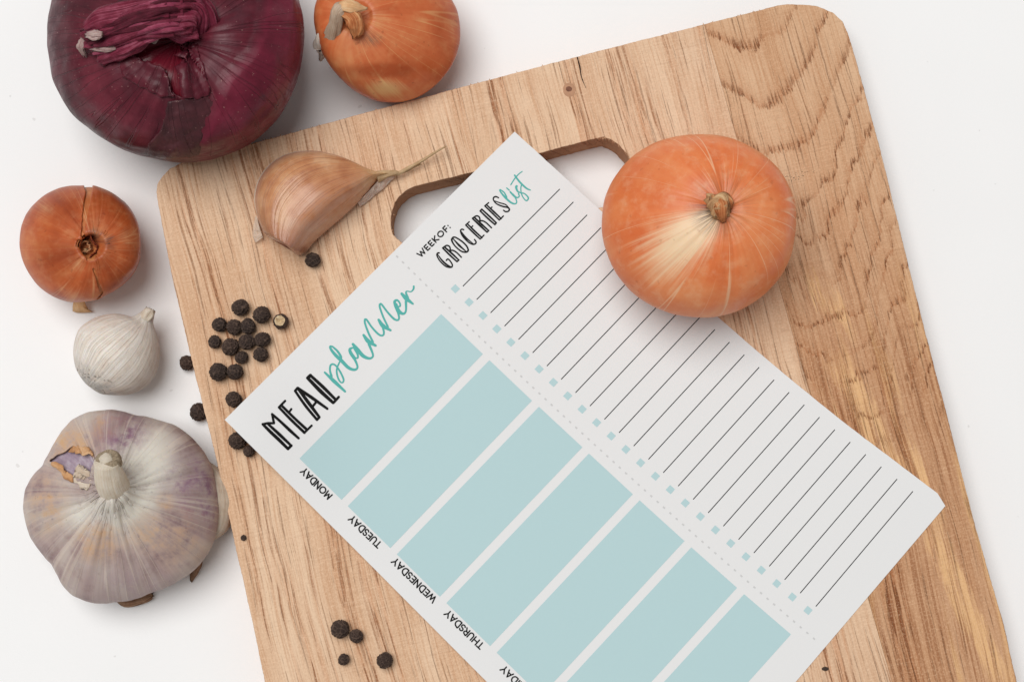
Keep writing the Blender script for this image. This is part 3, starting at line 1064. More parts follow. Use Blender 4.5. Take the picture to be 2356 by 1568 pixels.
def make_bulb(outline, zc, ground, h_up, prof_up, prof_dn, shift, nphi=300, nu=150, ridge=0.0, nridge=9, bump=0.0, rimpow=1.5, seed=0.0,
              center=None, tiltv=(0, 0)):
    """surface of revolution-like body: plan outline traced at the widest height, apex shifted sideways by `shift` (mm)"""
    P = np.array([unp(p, zc) for p in outline])
    c = np.array([P[:, 0].mean(), P[:, 1].mean()]) if center is None else unp(center, zc)[:2]
    ang = np.arctan2(P[:, 1] - c[1], P[:, 0] - c[0])
    rad = np.hypot(P[:, 0] - c[0], P[:, 1] - c[1])
    o = np.argsort(ang)
    ang, rad = ang[o], rad[o]
    ph = np.linspace(-math.pi, math.pi, nphi, endpoint=False)
    R = np.interp(ph, np.r_[ang - 2 * math.pi, ang, ang + 2 * math.pi], np.r_[rad, rad, rad])
    for _ in range(6):
        R = (np.roll(R, 1) + 2 * R + np.roll(R, -1)) / 4
    Rm = R.mean()
    dn = [(r, zc - z * (zc - ground)) for r, z in prof_dn]           # bottom -> widest
    up = [(r, zc + z * h_up) for r, z in prof_up]
    prof = catmull(dn + up, 400)
    L = np.r_[0, np.cumsum(np.hypot(np.diff(prof[:, 0] * Rm), np.diff(prof[:, 1])))]
    L /= L[-1]
    u = np.linspace(0, 1, nu)
    rr = np.maximum(np.interp(u, L, prof[:, 0]), 0.0)
    zz = np.interp(u, L, prof[:, 1])
    V = np.zeros((nu, nphi, 3))
    A = np.zeros((nu, nphi, 3))
    cph, sph = np.cos(ph), np.sin(ph)
    ncol = np.array([[nz(a * nridge * 0.5, b * nridge * 0.5, seed), nz(a * nridge * 1.6, b * nridge * 1.6, seed + 4)] for a, b in zip(cph, sph)])
    ztop = zz.max()
    for j in range(nu):
        k = rr[j] ** rimpow
        Rj = Rm + (R - Rm) * k
        wv = np.clip((zz[j] - zc) / (ztop - zc), 0, 1)
        sw = wv ** 1.25
        bumps = np.zeros(nphi)
        if bump:
            bumps = bump * np.array([fbm(a * 1.6 + seed, b * 1.6, zz[j] * 0.06, 3) for a, b in zip(cph, sph)])
        rg = ridge * (ncol[:, 0] + 0.5 * ncol[:, 1]) * (0.35 + 0.65 * wv) * min(1, rr[j] * 2.5)
        rad_j = Rj * rr[j] + (bumps * 0.5 + rg * 0.5) * min(1.0, rr[j] * 3)
        V[j, :, 0] = c[0] + rad_j * cph + shift[0] * sw
        V[j, :, 1] = c[1] + rad_j * sph + shift[1] * sw
        tz = (tiltv[0] * (rad_j * cph) + tiltv[1] * (rad_j * sph)) * np.clip((zz[j] - ground) / (zc - ground), 0, 1)
        V[j, :, 2] = np.maximum(zz[j] + tz + (bumps + rg) * (wv ** 0.5 if wv > 0 else 0), ground)
        A[j, :, 0], A[j, :, 1], A[j, :, 2] = cph, sph, u[j]
    b = Bulb()
    b.V, b.A, b.nu, b.nphi, b.c, b.zc, b.ground, b.ztop, b.shift = V, A, nu, nphi, c, zc, ground, ztop, np.array(shift)
    F4 = []
    for j in range(nu - 1):
        for i in range(nphi):
            i2 = (i + 1) % nphi
            F4.append((j * nphi + i, j * nphi + i2, (j + 1) * nphi + i2, (j + 1) * nphi + i))
    b.F = F4
    b.verts = V.reshape(-1, 3)
    b.attr = A.reshape(-1, 3)
    b.pix = proj(b.verts)
    b.bvh = BVHTree.FromPolygons([Vector(v) for v in b.verts], b.F)
    return b


def normals(b):
    V = b.V
    du = np.gradient(V, axis=0)
    dp = (np.roll(V, -1, 1) - np.roll(V, 1, 1))
    n = np.cross(dp, du)
    n /= np.maximum(np.linalg.norm(n, axis=-1, keepdims=True), 1e-9)
    return n.reshape(-1, 3)


def bulb_obj(name, b, mat, parent, mask=None):
    if mask is None:
        mask = np.zeros_like(b.verts)
    V, Fs = b.verts, list(b.F)
    Fs.append(tuple(reversed(range(b.nphi))))                                   # close root plate
    Fs.append(tuple((b.nu - 1) * b.nphi + i for i in range(b.nphi)))            # close crown
    return mesh_obj(name, V, Fs, mat, parent, attrs={'bulb': b.attr, 'mask': mask})


def shell_obj(name, b, mat, parent, gaps, off, mask=None, extra=None, smin=0.25, smax=1.1, rough=2.0, keep=None, thick=0.25, curl=0.0, seed=0.0):
    """a skin layer lying on the bulb, with torn-out regions given as picture polygons"""
    n = normals(b)
    if mask is None:
        mask = np.zeros_like(b.verts)
    pix = b.pix + rough * np.array([[fbm(p[0] * 0.05, p[1] * 0.05, seed + 1, 4), fbm(p[0] * 0.05, p[1] * 0.05, seed + 7, 4)] for p in b.pix])
    dead = np.zeros(len(b.verts), bool)
    dist = np.full(len(b.verts), 1e9)
    up = n[:, 2] > -0.2
    for g in gaps:
        dead |= inpoly(pix, g) & up
        dist = np.minimum(dist, segdist(pix, g))
    if keep is not None:
        dead |= ~inpoly(pix, keep)
        dist = np.minimum(dist, segdist(pix, keep))
    s = b.attr[:, 2]
    dead |= (s < smin) | (s > smax)
    lift_ = off + curl * np.exp(-(dist / 9.0) ** 2)
    if extra is not None:
        lift_ = lift_ + extra
    V = b.verts + n * lift_[:, None]
    idx = {}
    Fs = []
    for f in b.F:
        if dead[list(f)].any():
            continue
        g = []
        for i in f:
            if i not in idx:
                idx[i] = len(idx)
            g.append(idx[i])
        Fs.append(tuple(g))
    order = sorted(idx, key=idx.get)
    V = V[order]
    # smooth the torn border
    cnt = {}
    for f in Fs:
        for a, c in zip(f, f[1:] + f[:1]):
            cnt[(a, c)] = 1
    nb = {}
    for (a, c) in cnt:
        if (c, a) not in cnt:
            nb.setdefault(a, []).append(c); nb.setdefault(c, []).append(a)
    for _ in range(3):
        W = V.copy()
        for a, l in nb.items():
            if len(l) == 2:
                W[a] = V[a] * 0.5 + (V[l[0]] + V[l[1]]) * 0.25
        V = W
    o = mesh_obj(name, V, Fs, mat, parent, attrs={'bulb': b.attr[order], 'mask': mask[order]})
    md = o.modifiers.new("thickness", 'SOLIDIFY')
    md.thickness = thick * MM
    md.offset = -1
    return o


def surf(b, p):
    """where the ray through picture point p meets the bulb"""
    v = FW + np.array([1.0, 0, 0]) * ((p[0] - 1178.0) / F) + UP * ((784.0 - p[1]) / F)
    v /= np.linalg.norm(v)
    h, nrm, i, d = b.bvh.ray_cast(Vector(CAM), Vector(v))
    if h is None:
        return None, None
    nrm = np.array(nrm)
    if nrm @ v > 0:
        nrm = -nrm
    return np.array(h), nrm


def flake(name, b, poly, mat, parent, off=0.3, curl=0.6, loose=None, step=4.0, amp=0.25, thick=0.2, rough=1.5, seed=0.0):
    """a torn flake of skin lying on the bulb surface; picture outline, curled up near the `loose` edge"""
    pts = densify(poly, step)
    pts = [p + rough * np.array([fbm(p[0] * 0.09, p[1] * 0.09, seed), fbm(p[0] * 0.09, p[1] * 0.09, seed + 5)]) for p in pts]
    nb_ = len(pts)
    arr = np.array(pts)
    G = np.stack(np.meshgrid(np.arange(arr[:, 0].min(), arr[:, 0].max(), step), np.arange(arr[:, 1].min(), arr[:, 1].max(), step)), -1).reshape(-1, 2)
    bp = [tuple(p) for p in pts]
    G = G[inpoly(G, bp)]
    if len(G):
        G = G[segdist(G, bp) > step * 0.5]
    r = delaunay_2d_cdt([Vector(p) for p in pts] + [Vector(p) for p in G], [(i, (i + 1) % nb_) for i in range(nb_)], [list(range(nb_))], 1, 1e-6)
    V, At, ok = [], [], []
    dl = segdist(np.array([tuple(v) for v in r[0]]), loose, False) if loose is not None else np.full(len(r[0]), 1e9)
    for v, dd in zip(r[0], dl):
        h, n = surf(b, v)
        if h is None:
            V.append((0, 0, 0)); At.append((0, 0, 0)); ok.append(False)
            continue
        k = off + curl * math.exp(-(dd / 11.0) ** 2) + amp * (0.5 + 0.5 * fbm(v[0] * 0.06, v[1] * 0.06, seed + 2))
        V.append(h + n * k)
        d = h[:2] - (b.c + b.shift)
        a = math.atan2(d[1], d[0])
        At.append((math.cos(a), math.sin(a), np.linalg.norm(d) * 0.03))
        ok.append(True)
    Fs = [tuple(reversed(f)) for f in r[2] if all(ok[i] for i in f)]
    o = mesh_obj(name, V, Fs, mat, parent, attrs={'bulb': At, 'mask': np.zeros((len(V), 3))})
    md = o.modifiers.new("thickness", 'SOLIDIFY')
    md.thickness = thick * MM
    md.offset = -1
    return o


def tube(name, path, radii, mat, parent, nseg=28, crump=0.15, ragged=0.0, seed=0.0, flat=None, n=40, cap=True, freq=2.0):
    """crumpled dry stalk along a path in world mm"""
    P = catmull(path, n)
    Rr = np.interp(np.linspace(0, 1, n), np.linspace(0, 1, len(radii)), radii)
    V, A, Fs = [], [], []
    up0 = np.array([0.0, 0.0, 1.0])
    for i in range(n):
        d = P[min(i + 1, n - 1)] - P[max(i - 1, 0)]
        d /= max(np.linalg.norm(d), 1e-9)
        if abs(d @ up0) > 0.93:
            x = np.cross(np.array([0.0, 1, 0]), d)
        else:
            x = np.cross(up0, d)
        x /= np.linalg.norm(x)
        y = np.cross(d, x)
        for k in range(nseg):
            a = 2 * math.pi * k / nseg
            r = Rr[i] * (1 + crump * (nz(math.cos(a) * freq + seed, math.sin(a) * freq, i * 0.06) + 0.6 * nz(math.cos(a) * freq * 3 + seed, math.sin(a) * freq * 3, i * 0.12)))
            e = 0.0
            if ragged and i >= n - 3:
                e = ragged * nz(math.cos(a) * 3.0, math.sin(a) * 3.0, seed + 8) * (i - (n - 4)) / 3
            fy = 1.0 if flat is None else flat
            V.append(P[i] + x * r * math.cos(a) + y * r * math.sin(a) * fy + d * e)
            A.append((math.cos(a), math.sin(a), i / n))
    for i in range(n - 1):
        for k in range(nseg):
            k2 = (k + 1) % nseg
            Fs.append((i * nseg + k, i * nseg + k2, (i + 1) * nseg + k2, (i + 1) * nseg + k))
    if cap:
        Fs.append(tuple((n - 1) * nseg + k for k in range(nseg)))
        Fs.append(tuple(reversed(range(nseg))))
    o = mesh_obj(name, V, Fs, mat, parent, attrs={'bulb': A, 'mask': np.zeros((len(V), 3))})
    if not cap:
        md = o.modifiers.new("thickness", 'SOLIDIFY')
        md.thickness = 0.35 * MM
        md.offset = -1
    return o


ONION_UP = [(1.0, 0.0), (0.975, 0.25), (0.90, 0.47), (0.77, 0.68), (0.58, 0.85), (0.38, 0.955), (0.22, 0.995), (0.12, 1.0), (0.06, 0.985)]
ONION_DN = [(0.04, 1.0), (0.25, 0.99), (0.52, 0.90), (0.78, 0.66), (0.93, 0.36)]

# ---- big onion on the board
ol = crop([(365, 700), (380, 600), (420, 500), (490, 400), (580, 310), (700, 235), (840, 185), (980, 168), (1120, 178), (1250, 212), (1370, 270), (1480, 350), (1570, 450),
           (1640, 570), (1680, 690), (1688, 800), (1675, 920), (1640, 1050), (1590, 1150), (1520, 1240), (1420, 1320), (1300, 1385), (1180, 1420), (1060, 1428), (930, 1418),
           (800, 1385), (680, 1330), (560, 1240), (470, 1130), (410, 1010), (370, 880)], 2200, 450, 1.7425)
b = make_bulb(ol, ZB + 20.5, ZB + 0.7, 21.0, ONION_UP[:-3] + [(0.2, 0.985), (0.11, 0.96), (0.05, 0.955)], ONION_DN, (4.6, 1.6), ridge=0.2, bump=0.5, seed=1.0)
on = thing("yellow_onion", "large orange onion sitting on the chopping board, partly covering the printed sheet", "onion", [*b.c, ZB], "yellow onions")
apex = np.array([1662.0, 470.0])
cre = lambda pts: crop(pts, 2200, 450, 1.7425)
pix = b.pix
rel = pix - apex
dist = np.linalg.norm(rel, axis=1)
an = np.degrees(np.arctan2(rel[:, 1], rel[:, 0]))           # picture angle: 90 = down, 180 = left
upn = normals(b)[:, 2] > 0
fl = np.exp(-((an - 140) / 27.0) ** 2) * np.clip(1.55 - dist / 190.0, 0, 1)
fl2 = np.exp(-((an - 105) / 14.0) ** 2) * np.clip(0.8 - dist / 190.0, 0, 1) * 0.8
m1 = np.clip(fl * 1.25 + fl2, 0, 1) * upn
m3 = np.clip(1.75 - dist / 52.0, 0, 1) * upn * (0.35 + 0.65 * np.exp(-((an - 140) / 60.0) ** 2))
m2 = (np.clip(1 - np.linalg.norm(pix - np.array((1450, 640)), axis=1) / 60, 0, 1) * 0.5
      + np.clip(1 - np.linalg.norm(pix - np.array((1475, 395)), axis=1) / 90, 0, 1) * 0.35) * upn
# pale meridian stripes
MO1 = m_onion("onion_skin_bright", lin(214, 106, 58), lin(224, 124, 72), lin(231, 144, 92), lin(240, 212, 174), 0.9, 0.34)
bulb_obj("body", b, MO1, on, np.stack([m1, m2, m3], -1))
MSTR = m_onion("onion_stripe", lin(226, 150, 104), lin(232, 164, 118), lin(236, 182, 138), lin(242, 206, 170), 0.5, 0.42)
DRYB = m_dry("dry_neck_brown", lin(134, 94, 62), lin(188, 144, 102), lin(220, 184, 140))
DRYO = m_dry("dry_neck_orange", lin(140, 70, 36), lin(190, 116, 70), lin(222, 172, 122))
p0, _ = surf(b, (1650, 478))
tube("neck", [p0 + (0.2, 0, -2.5), p0 + (0.2, 0.1, 0.8), p0 + (0.9, 0.2, 2.4), p0 + (1.6, -0.6, 3.6)], [4.6, 3.3, 2.9, 1.2], DRYB, on, crump=0.55, ragged=1.3, seed=3.0, freq=1.6)
tube("dry_leaf", [p0 + (-0.6, 1.6, -0.6), p0 + (0.0, 1.5, 2.0), p0 + (0.8, 0.2, 3.4), p0 + (1.0, -2.4, 2.8), p0 + (1.5, -4.2, 1.4)], [2.8, 2.5, 2.0, 1.6, 0.6], DRYO, on, crump=0.6, ragged=0.8, seed=9.0, flat=0.5)
tube("dry_leaf", [p0 + (0.2, 2.2, -0.8), p0 + (1.6, 2.4, 1.2), p0 + (3.0, 1.2, 2.0), p0 + (3.4, -0.6, 1.0)], [1.8, 1.7, 1.4, 0.6], DRYO, on, crump=0.5, ragged=0.6, seed=14.0, flat=0.4)

# ---- left onion with split skin
ol = crop([(222, 800), (235, 700), (270, 590), (330, 490), (420, 400), (530, 320), (650, 275), (780, 260), (880, 262), (1000, 262), (1130, 310), (1250, 390), (1340, 480), (1410, 600),
           (1448, 720), (1450, 850), (1440, 1000), (1390, 1120), (1310, 1220), (1200, 1310), (1080, 1370), (1000, 1415), (850, 1440), (720, 1440), (600, 1400), (480, 1330),
           (370, 1230), (290, 1110), (240, 980)], 0, 650, 2.6133)
b = make_bulb(ol, 15.0, 0.0, 14.0, ONION_UP[:-4] + [(0.27, 1.0), (0.225, 0.985), (0.19, 0.88), (0.16, 0.74), (0.05, 0.68)], ONION_DN, (7.6, -3.6), nphi=360, nu=180, ridge=0.2, bump=0.3, seed=5.0)
on = thing("yellow_onion", "small brown onion left of the board with split skin and open neck", "onion", [*b.c, 0], "yellow onions")
cl = lambda pts: crop(pts, 0, 650, 2.6133)
pix = b.pix
gp = lambda x, y, r: np.clip(1 - np.linalg.norm(pix - np.array(cl([(x, y)])[0]), axis=1) / r, 0, 1)
upn = (normals(b)[:, 2] > 0).astype(float)
m2 = np.clip(gp(560, 1000, 60) * 0.9 + gp(620, 420, 60) * 0.7 + gp(1090, 1080, 50) * 0.9 + gp(1130, 470, 60) * 0.6 + gp(760, 960, 40) * 0.7, 0, 1) * upn
m1 = np.clip(gp(1300, 780, 55) * 0.5 + gp(480, 500, 45) * 0.5 + gp(750, 1400, 60) * 0.5 + gp(820, 1060, 36) * 0.5, 0, 1) * upn
m3 = np.clip(gp(1000, 780, 24) * 1.5 + gp(1150, 830, 20) * 1.2, 0, 1) * upn
MO2 = m_onion("onion_skin_brown", lin(150, 62, 28), lin(186, 90, 46), lin(204, 122, 72), lin(222, 170, 122), 0.7, 0.36, 0.8)
MO2I = m_onion("onion_flesh_layer", lin(168, 84, 42), lin(192, 112, 62), lin(206, 140, 88), lin(222, 176, 130), 1.2, 0.42)
bulb_obj("body", b, MO2I, on, np.stack([m1 * 0.5, m2 * 0.5, m3 * 0], -1))
gap1 = cl([(878, 180), (965, 180), (962, 260), (945, 400), (912, 560), (890, 700), (880, 790), (855, 790), (862, 640), (880, 460), (905, 330), (882, 262)])
gap2 = cl([(975, 1105), (995, 1120), (1015, 1200), (1048, 1290), (1072, 1350), (1045, 1390), (1010, 1425), (1000, 1420), (1035, 1380), (1050, 1345), (1022, 1260), (1000, 1180)])
hole = cl([(870, 775), (930, 785), (975, 850), (1020, 890), (1025, 960), (985, 1025), (920, 1022), (850, 960), (808, 880), (815, 820)])
shell_obj("outer_skin", b, MO2, on, [gap1, gap2, hole], 0.42, np.stack([m1, m2, m3], -1), smin=0.12, rough=1.0, thick=0.3, curl=0.15, seed=2.0)
ctr, _ = surf(b, cl([(915, 905)])[0])
MIN = m_dry("neck_inner_red", lin(66, 22, 12), lin(108, 42, 22), lin(150, 76, 42))
MCRM = m_dry("neck_edge_cream", lin(120, 66, 40), lin(178, 122, 84), lin(214, 178, 138))
tube("neck_layer", [ctr + (0, 0, -1.5), ctr + (0, 0, 0.5), ctr + (0, 0, 3.6)], [3.1, 3.4, 3.9], MIN, on, crump=0.3, ragged=0.9, seed=2.0, cap=False, n=12, freq=1.4, nseg=48)
tube("neck_layer", [ctr + (-0.5, 0.4, -1.5), ctr + (-0.5, 0.3, 0.6), ctr + (-0.5, 0.0, 2.6)], [1.9, 1.9, 1.6], MCRM, on, crump=0.55, ragged=0.9, seed=7.0, cap=False, n=12, freq=1.8, nseg=48)
tube("neck_layer", [ctr + (-0.2, -0.6, -1.2), ctr + (-0.1, -0.6, 0.6), ctr + (0.1, -0.9, 1.9)], [0.9, 0.8, 0.7], DRYB, on, crump=0.6, ragged=0.9, seed=12.0, n=12)
# dry tag sticking out below
MTAG = m_dry("dry_tag", lin(214, 160, 112), lin(230, 182, 134), lin(240, 204, 162))
tp = cl([(775, 1400), (770, 1445), (762, 1500), (762, 1548), (800, 1562), (900, 1562), (965, 1554), (925, 1535), (900, 1490), (882, 1440), (880, 1400)])
zt = [6.0, 5.0, 3.0, 1.4, 1.0, 1.2, 1.6, 2.4, 3.4, 5.0, 6.2]
V = [unp(p, z) for p, z in zip(tp, zt)]
V.append(np.mean(V, 0) + np.array([0, 0, 0.5]))
n_ = len(tp)
o = mesh_obj("dry_tag", V, [(i, n_, (i + 1) % n_) for i in range(n_)], MTAG, on, attrs={'bulb': [(v[0] * 0.1, v[1] * 0.02, 0) for v in V], 'mask': np.zeros((len(V), 3))})
md = o.modifiers.new("thickness", 'SOLIDIFY'); md.thickness = 0.25 * MM

# ---- top onion with a bent dry stalk
ct = lambda pts: crop(pts, 1100, 0, 2.6133)
ol = ct([(1850, 0), (1910, 120), (1940, 280), (1940, 400), (1910, 540), (1840, 690), (1740, 820), (1620, 920), (1480, 1000), (1330, 1045), (1200, 1055), (1070, 1045), (940, 1000),
         (810, 930), (700, 830), (620, 720), (560, 600), (510, 430), (490, 300), (500, 180), (540, 40), (600, -100), (720, -240), (900, -340), (1150, -390), (1400, -370), (1600, -290), (1750, -160)])
b = make_bulb(ol, 18.0, 0.0, 17.0, ONION_UP[:-4] + [(0.28, 0.985), (0.17, 0.95), (0.10, 0.94), (0.05, 0.94)], ONION_DN, (-8.6, 1.2), ridge=0.15, bump=0.4, seed=8.0)
on = thing("yellow_onion", "orange brown onion behind the board at the top, with a bent pale dry stalk", "onion", [*b.c, 0], "yellow onions")
pix = b.pix
gp = lambda x, y, rx, ry=None: np.clip(1 - np.hypot((pix[:, 0] - ct([(x, y)])[0][0]) / rx, (pix[:, 1] - ct([(x, y)])[0][1]) / (ry or rx)), 0, 1)
upn = (normals(b)[:, 2] > -0.1).astype(float)
m2 = np.clip(gp(1050, 740, 95, 22) * 1.5 + gp(1300, 720, 80, 30) * 0.8 + gp(1750, 250, 36, 70) * 0.5, 0, 1) * upn
m1 = np.clip(gp(1150, 930, 75, 36) * 1.1 + gp(1080, 220, 60, 50) * 0.5 + gp(1850, 300, 26, 120) * 0.4, 0, 1) * upn
m3 = np.clip(gp(1000, 420, 36, 22) * 0.8, 0, 1) * upn
MO3 = m_onion("onion_skin_orange", lin(176, 78, 38), lin(202, 106, 62), lin(212, 132, 84), lin(222, 176, 120), 1.0, 0.36, 0.8)
bulb_obj("body", b, MO3, on, np.stack([m1, m2, m3], -1))
MST = m_dry("stalk_grey", lin(164, 134, 110), lin(196, 170, 146), lin(220, 202, 182), 1.4)
MSTW = m_dry("stalk_white", lin(196, 180, 166), lin(214, 202, 190), lin(228, 220, 210), 1.4)
q = [unp(p, z) for p, z in zip(ct([(760, 170), (690, 110), (650, 140), (630, 260), (610, 380), (600, 440)]), (33, 38, 39, 36, 32, 29.5))]
tube("stalk", q, [2.8, 2.2, 2.0, 2.1, 2.3, 2.4], MST, on, crump=0.28, ragged=2.2, seed=4.0, flat=0.8, n=50)
q = [unp(p, z) for p, z in zip(ct([(545, 330), (500, 400), (490, 470), (500, 540), (480, 625)]), (31, 29, 27, 24, 20))]
tube("stalk_tip", q, [1.4, 2.4, 2.3, 1.7, 0.5], MSTW, on, crump=0.4, ragged=2.0, seed=6.0, flat=0.6, n=40)
q = [unp(p, z) for p, z in zip(ct([(640, 90), (740, 140), (820, 200), (850, 290), (845, 385)]), (37.5, 39, 39, 38, 36.5))]
tube("dry_leaf", q, [0.8, 2.0, 2.7, 2.4, 1.1], DRYO, on, crump=0.5, ragged=2.0, seed=10.0, flat=0.45, n=40)
q = [unp(p, z) for p, z in zip(ct([(640, 85), (720, 60), (800, 70), (880, 85), (965, 90)]), (37.5, 40, 40, 39, 37.5))]
tube("dry_leaf", q, [1.0, 1.7, 1.8, 1.3, 0.3], MTAG, on, crump=0.4, ragged=1.0, seed=20.0, flat=0.4, n=40)

# ---- red onion
ce = lambda pts: crop(pts, 0, 0, 1.8123)
cf = lambda pts: crop(pts, 100, 0, 2.945)
ol = ce([(355, 200), (355, 330), (380, 450), (400, 580), (460, 690), (540, 810), (640, 910), (760, 1000), (900, 1070), (1060, 1110), (1200, 1140), (1300, 1145), (1450, 1130),
         (1600, 1090), (1750, 1030), (1870, 950), (1990, 840), (2080, 700), (2150, 520), (2180, 370), (2185, 230), (2170, 90), (2130, -60), (2050, -230), (1900, -420),
         (1700, -580), (1450, -680), (1200, -690), (950, -640), (720, -500), (550, -330), (430, -120), (380, 60)])
RED_UP = [(1.0, 0.0), (0.98, 0.25), (0.91, 0.47), (0.78, 0.68), (0.60, 0.85), (0.42, 0.95), (0.28, 0.975), (0.17, 0.93), (0.08, 0.88), (0.03, 0.87)]
b = make_bulb(ol, 27.0, 0.0, 25.0, RED_UP, ONION_DN, (8.0, -4.0), nphi=420, nu=210, ridge=0.5, nridge=5, bump=1.4, seed=11.0)
on = thing("red_onion", "big dark red onion with torn papery skin and a folded over neck", "red onion", [*b.c, 0])
pix = b.pix
upn = (normals(b)[:, 2] > -0.25).astype(float)
lobe = ce([(1880, -200), (1900, 60), (1870, 250), (1800, 400), (1640, 560), (1560, 740), (1500, 880), (1450, 1010), (1440, 1160), (1700, 1200), (2300, 900), (2400, 200), (2300, -300)])
m1 = softpoly(pix, lobe, 9) * upn
bloom = softpoly(pix, ce([(1560, 60), (1840, 40), (1850, 330), (1700, 420), (1560, 620), (1500, 500)]), 26) * 0.28 \
    + softpoly(pix, ce([(880, 400), (1080, 440), (1100, 560), (960, 560), (760, 480)]), 20) * 0.75 \
    + softpoly(pix, ce([(370, 100), (430, 100), (420, 480), (480, 640), (420, 620), (360, 400)]), 14) * 0.6
m2 = np.clip(bloom, 0, 1) * upn * (1 - m1)
torn = ce([(900, 360), (1110, 290), (1330, 255), (1430, 240), (1420, 300), (1330, 420), (1310, 500), (1335, 600), (1345, 700), (1290, 690), (1240, 600), (1200, 520), (1090, 462), (1000, 420)])
m3 = softpoly(pix, torn, 10) * upn
RB = m_red("red_onion_flesh", lin(56, 8, 18), lin(92, 14, 28), lin(124, 28, 44), 0.28)
RS = m_red("red_onion_skin", lin(46, 15, 23), lin(84, 23, 37), lin(118, 44, 58), 0.36)
RF = m_red("red_onion_flake", lin(48, 26, 30), lin(70, 34, 40), lin(100, 50, 56), 0.42)
RN = m_dry("red_onion_neck", lin(70, 16, 32), lin(120, 36, 58), lin(160, 84, 104), 1.3, 0.5)
RW = m_dry("red_neck_white", lin(140, 92, 98), lin(186, 158, 152), lin(216, 204, 194), 1.2)
bulb_obj("body", b, RB, on, np.stack([m1 * 0, m2 * 0, m3], -1))
shell_obj("outer_skin", b, RS, on, [torn], 0.6, np.stack([m1, m2, m3 * 0], -1), softpoly(pix, lobe, 16) * upn * 1.3 * np.clip(normals(b)[:, 2] * 1.5, 0, 1), smin=0.10, rough=5.0, thick=0.4, curl=0.7, seed=3.0)
f1 = ce([(1240, 735), (1380, 712), (1500, 700), (1560, 745), (1500, 860), (1460, 1000), (1440, 1105), (1250, 1125), (1075, 1105), (1095, 1010), (1180, 930), (1215, 850), (1225, 790)])
flake("skin_flake", b, f1, RF, on, 0.75, 0.9, f1[9:] + f1[:1], 4.0, 0.6, 0.3, 3.0, 2.0)
f2 = ce([(1340, 290), (1380, 255), (1445, 240), (1440, 330), (1465, 450), (1510, 560), (1515, 690), (1430, 715), (1340, 705), (1320, 560), (1305, 500), (1350, 480), (1310, 420)])
flake("skin_flake", b, f2, RS, on, 0.8, 0.9, [f2[0]] + f2[8:], 4.0, 0.6, 0.35, 3.0, 6.0)
f3 = ce([(1090, 465), (1200, 515), (1245, 620), (1290, 700), (1180, 700), (1050, 640), (900, 560), (870, 430), (980, 420)])
flake("skin_flake", b, f3, RS, on, 0.9, 1.0, f3[:4], 4.0, 0.4, 0.35, 3.0, 8.0)
f4 = ce([(830, 60), (900, 10), (980, 20), (960, 70), (870, 110), (800, 100)])
flake("skin_flake", b, f4, RF, on, 0.9, 0.8, f4[:3], 4.0, 0.8, 0.3, 2.0, 12.0)
# folded neck: fibrous bundle from the crown over to the left
crown, _ = surf(b, ce([(1400, 150)])[0])
zt = crown[2]
path = [unp(p, z) for p, z in zip(ce([(1450, 250), (1400, 110), (1240, 110), (1020, 165), (820, 230), (650, 300)]), (zt - 3, zt + 4.5, zt + 8, zt + 7, zt + 4, zt + 1))]
tube("neck", path, [5.0, 5.6, 5.0, 4.6, 4.4, 3.6], RN, on, nseg=60, crump=0.45, ragged=4.5, seed=5.0, flat=0.55, n=70, freq=2.6)
RN2 = m_dry("red_neck_dark", lin(44, 10, 20), lin(84, 22, 38), lin(122, 44, 64), 1.0, 0.5)
RN3 = m_dry("red_neck_pink", lin(110, 34, 58), lin(152, 62, 88), lin(182, 110, 126), 1.0, 0.5)
rs = random.Random(5)
PP = np.array(path)
for k in range(22):
    u_ = -1 + 2 * k / 21 + rs.uniform(-0.06, 0.06)
    i0 = rs.choice([0, 0, 1, 1, 2]); i1 = 6 if rs.random() < 0.7 else 5
    pts = []
    for i in range(i0, i1):
        d = PP[min(i + 1, 5)] - PP[max(i - 1, 0)]
        nrm = np.array([-d[1], d[0], 0]) / np.hypot(d[0], d[1])
        wdt = (5.6, 6.2, 5.6, 5.2, 4.8, 4.2)[i]
        pts.append(PP[i] + nrm * (u_ * wdt + rs.uniform(-0.7, 0.7)) + np.array([0, 0, 3.2 * math.sqrt(max(0, 1 - u_ * u_)) + rs.uniform(-0.4, 0.5)]))
    if i1 == 6:
        pts[-1] = pts[-1] + (PP[5] - PP[4]) / np.linalg.norm(PP[5] - PP[4]) * rs.uniform(-4, 2.0)
    r0 = rs.uniform(0.55, 1.15)
    tube("neck_fibre", pts, [r0 * 0.7, r0, r0 * 1.1, r0, r0 * 0.5], rs.choice([RN, RN, RN2, RN3]), on, nseg=12, crump=0.5, ragged=0.8, seed=60.0 + k, flat=0.6, n=36, freq=1.5)
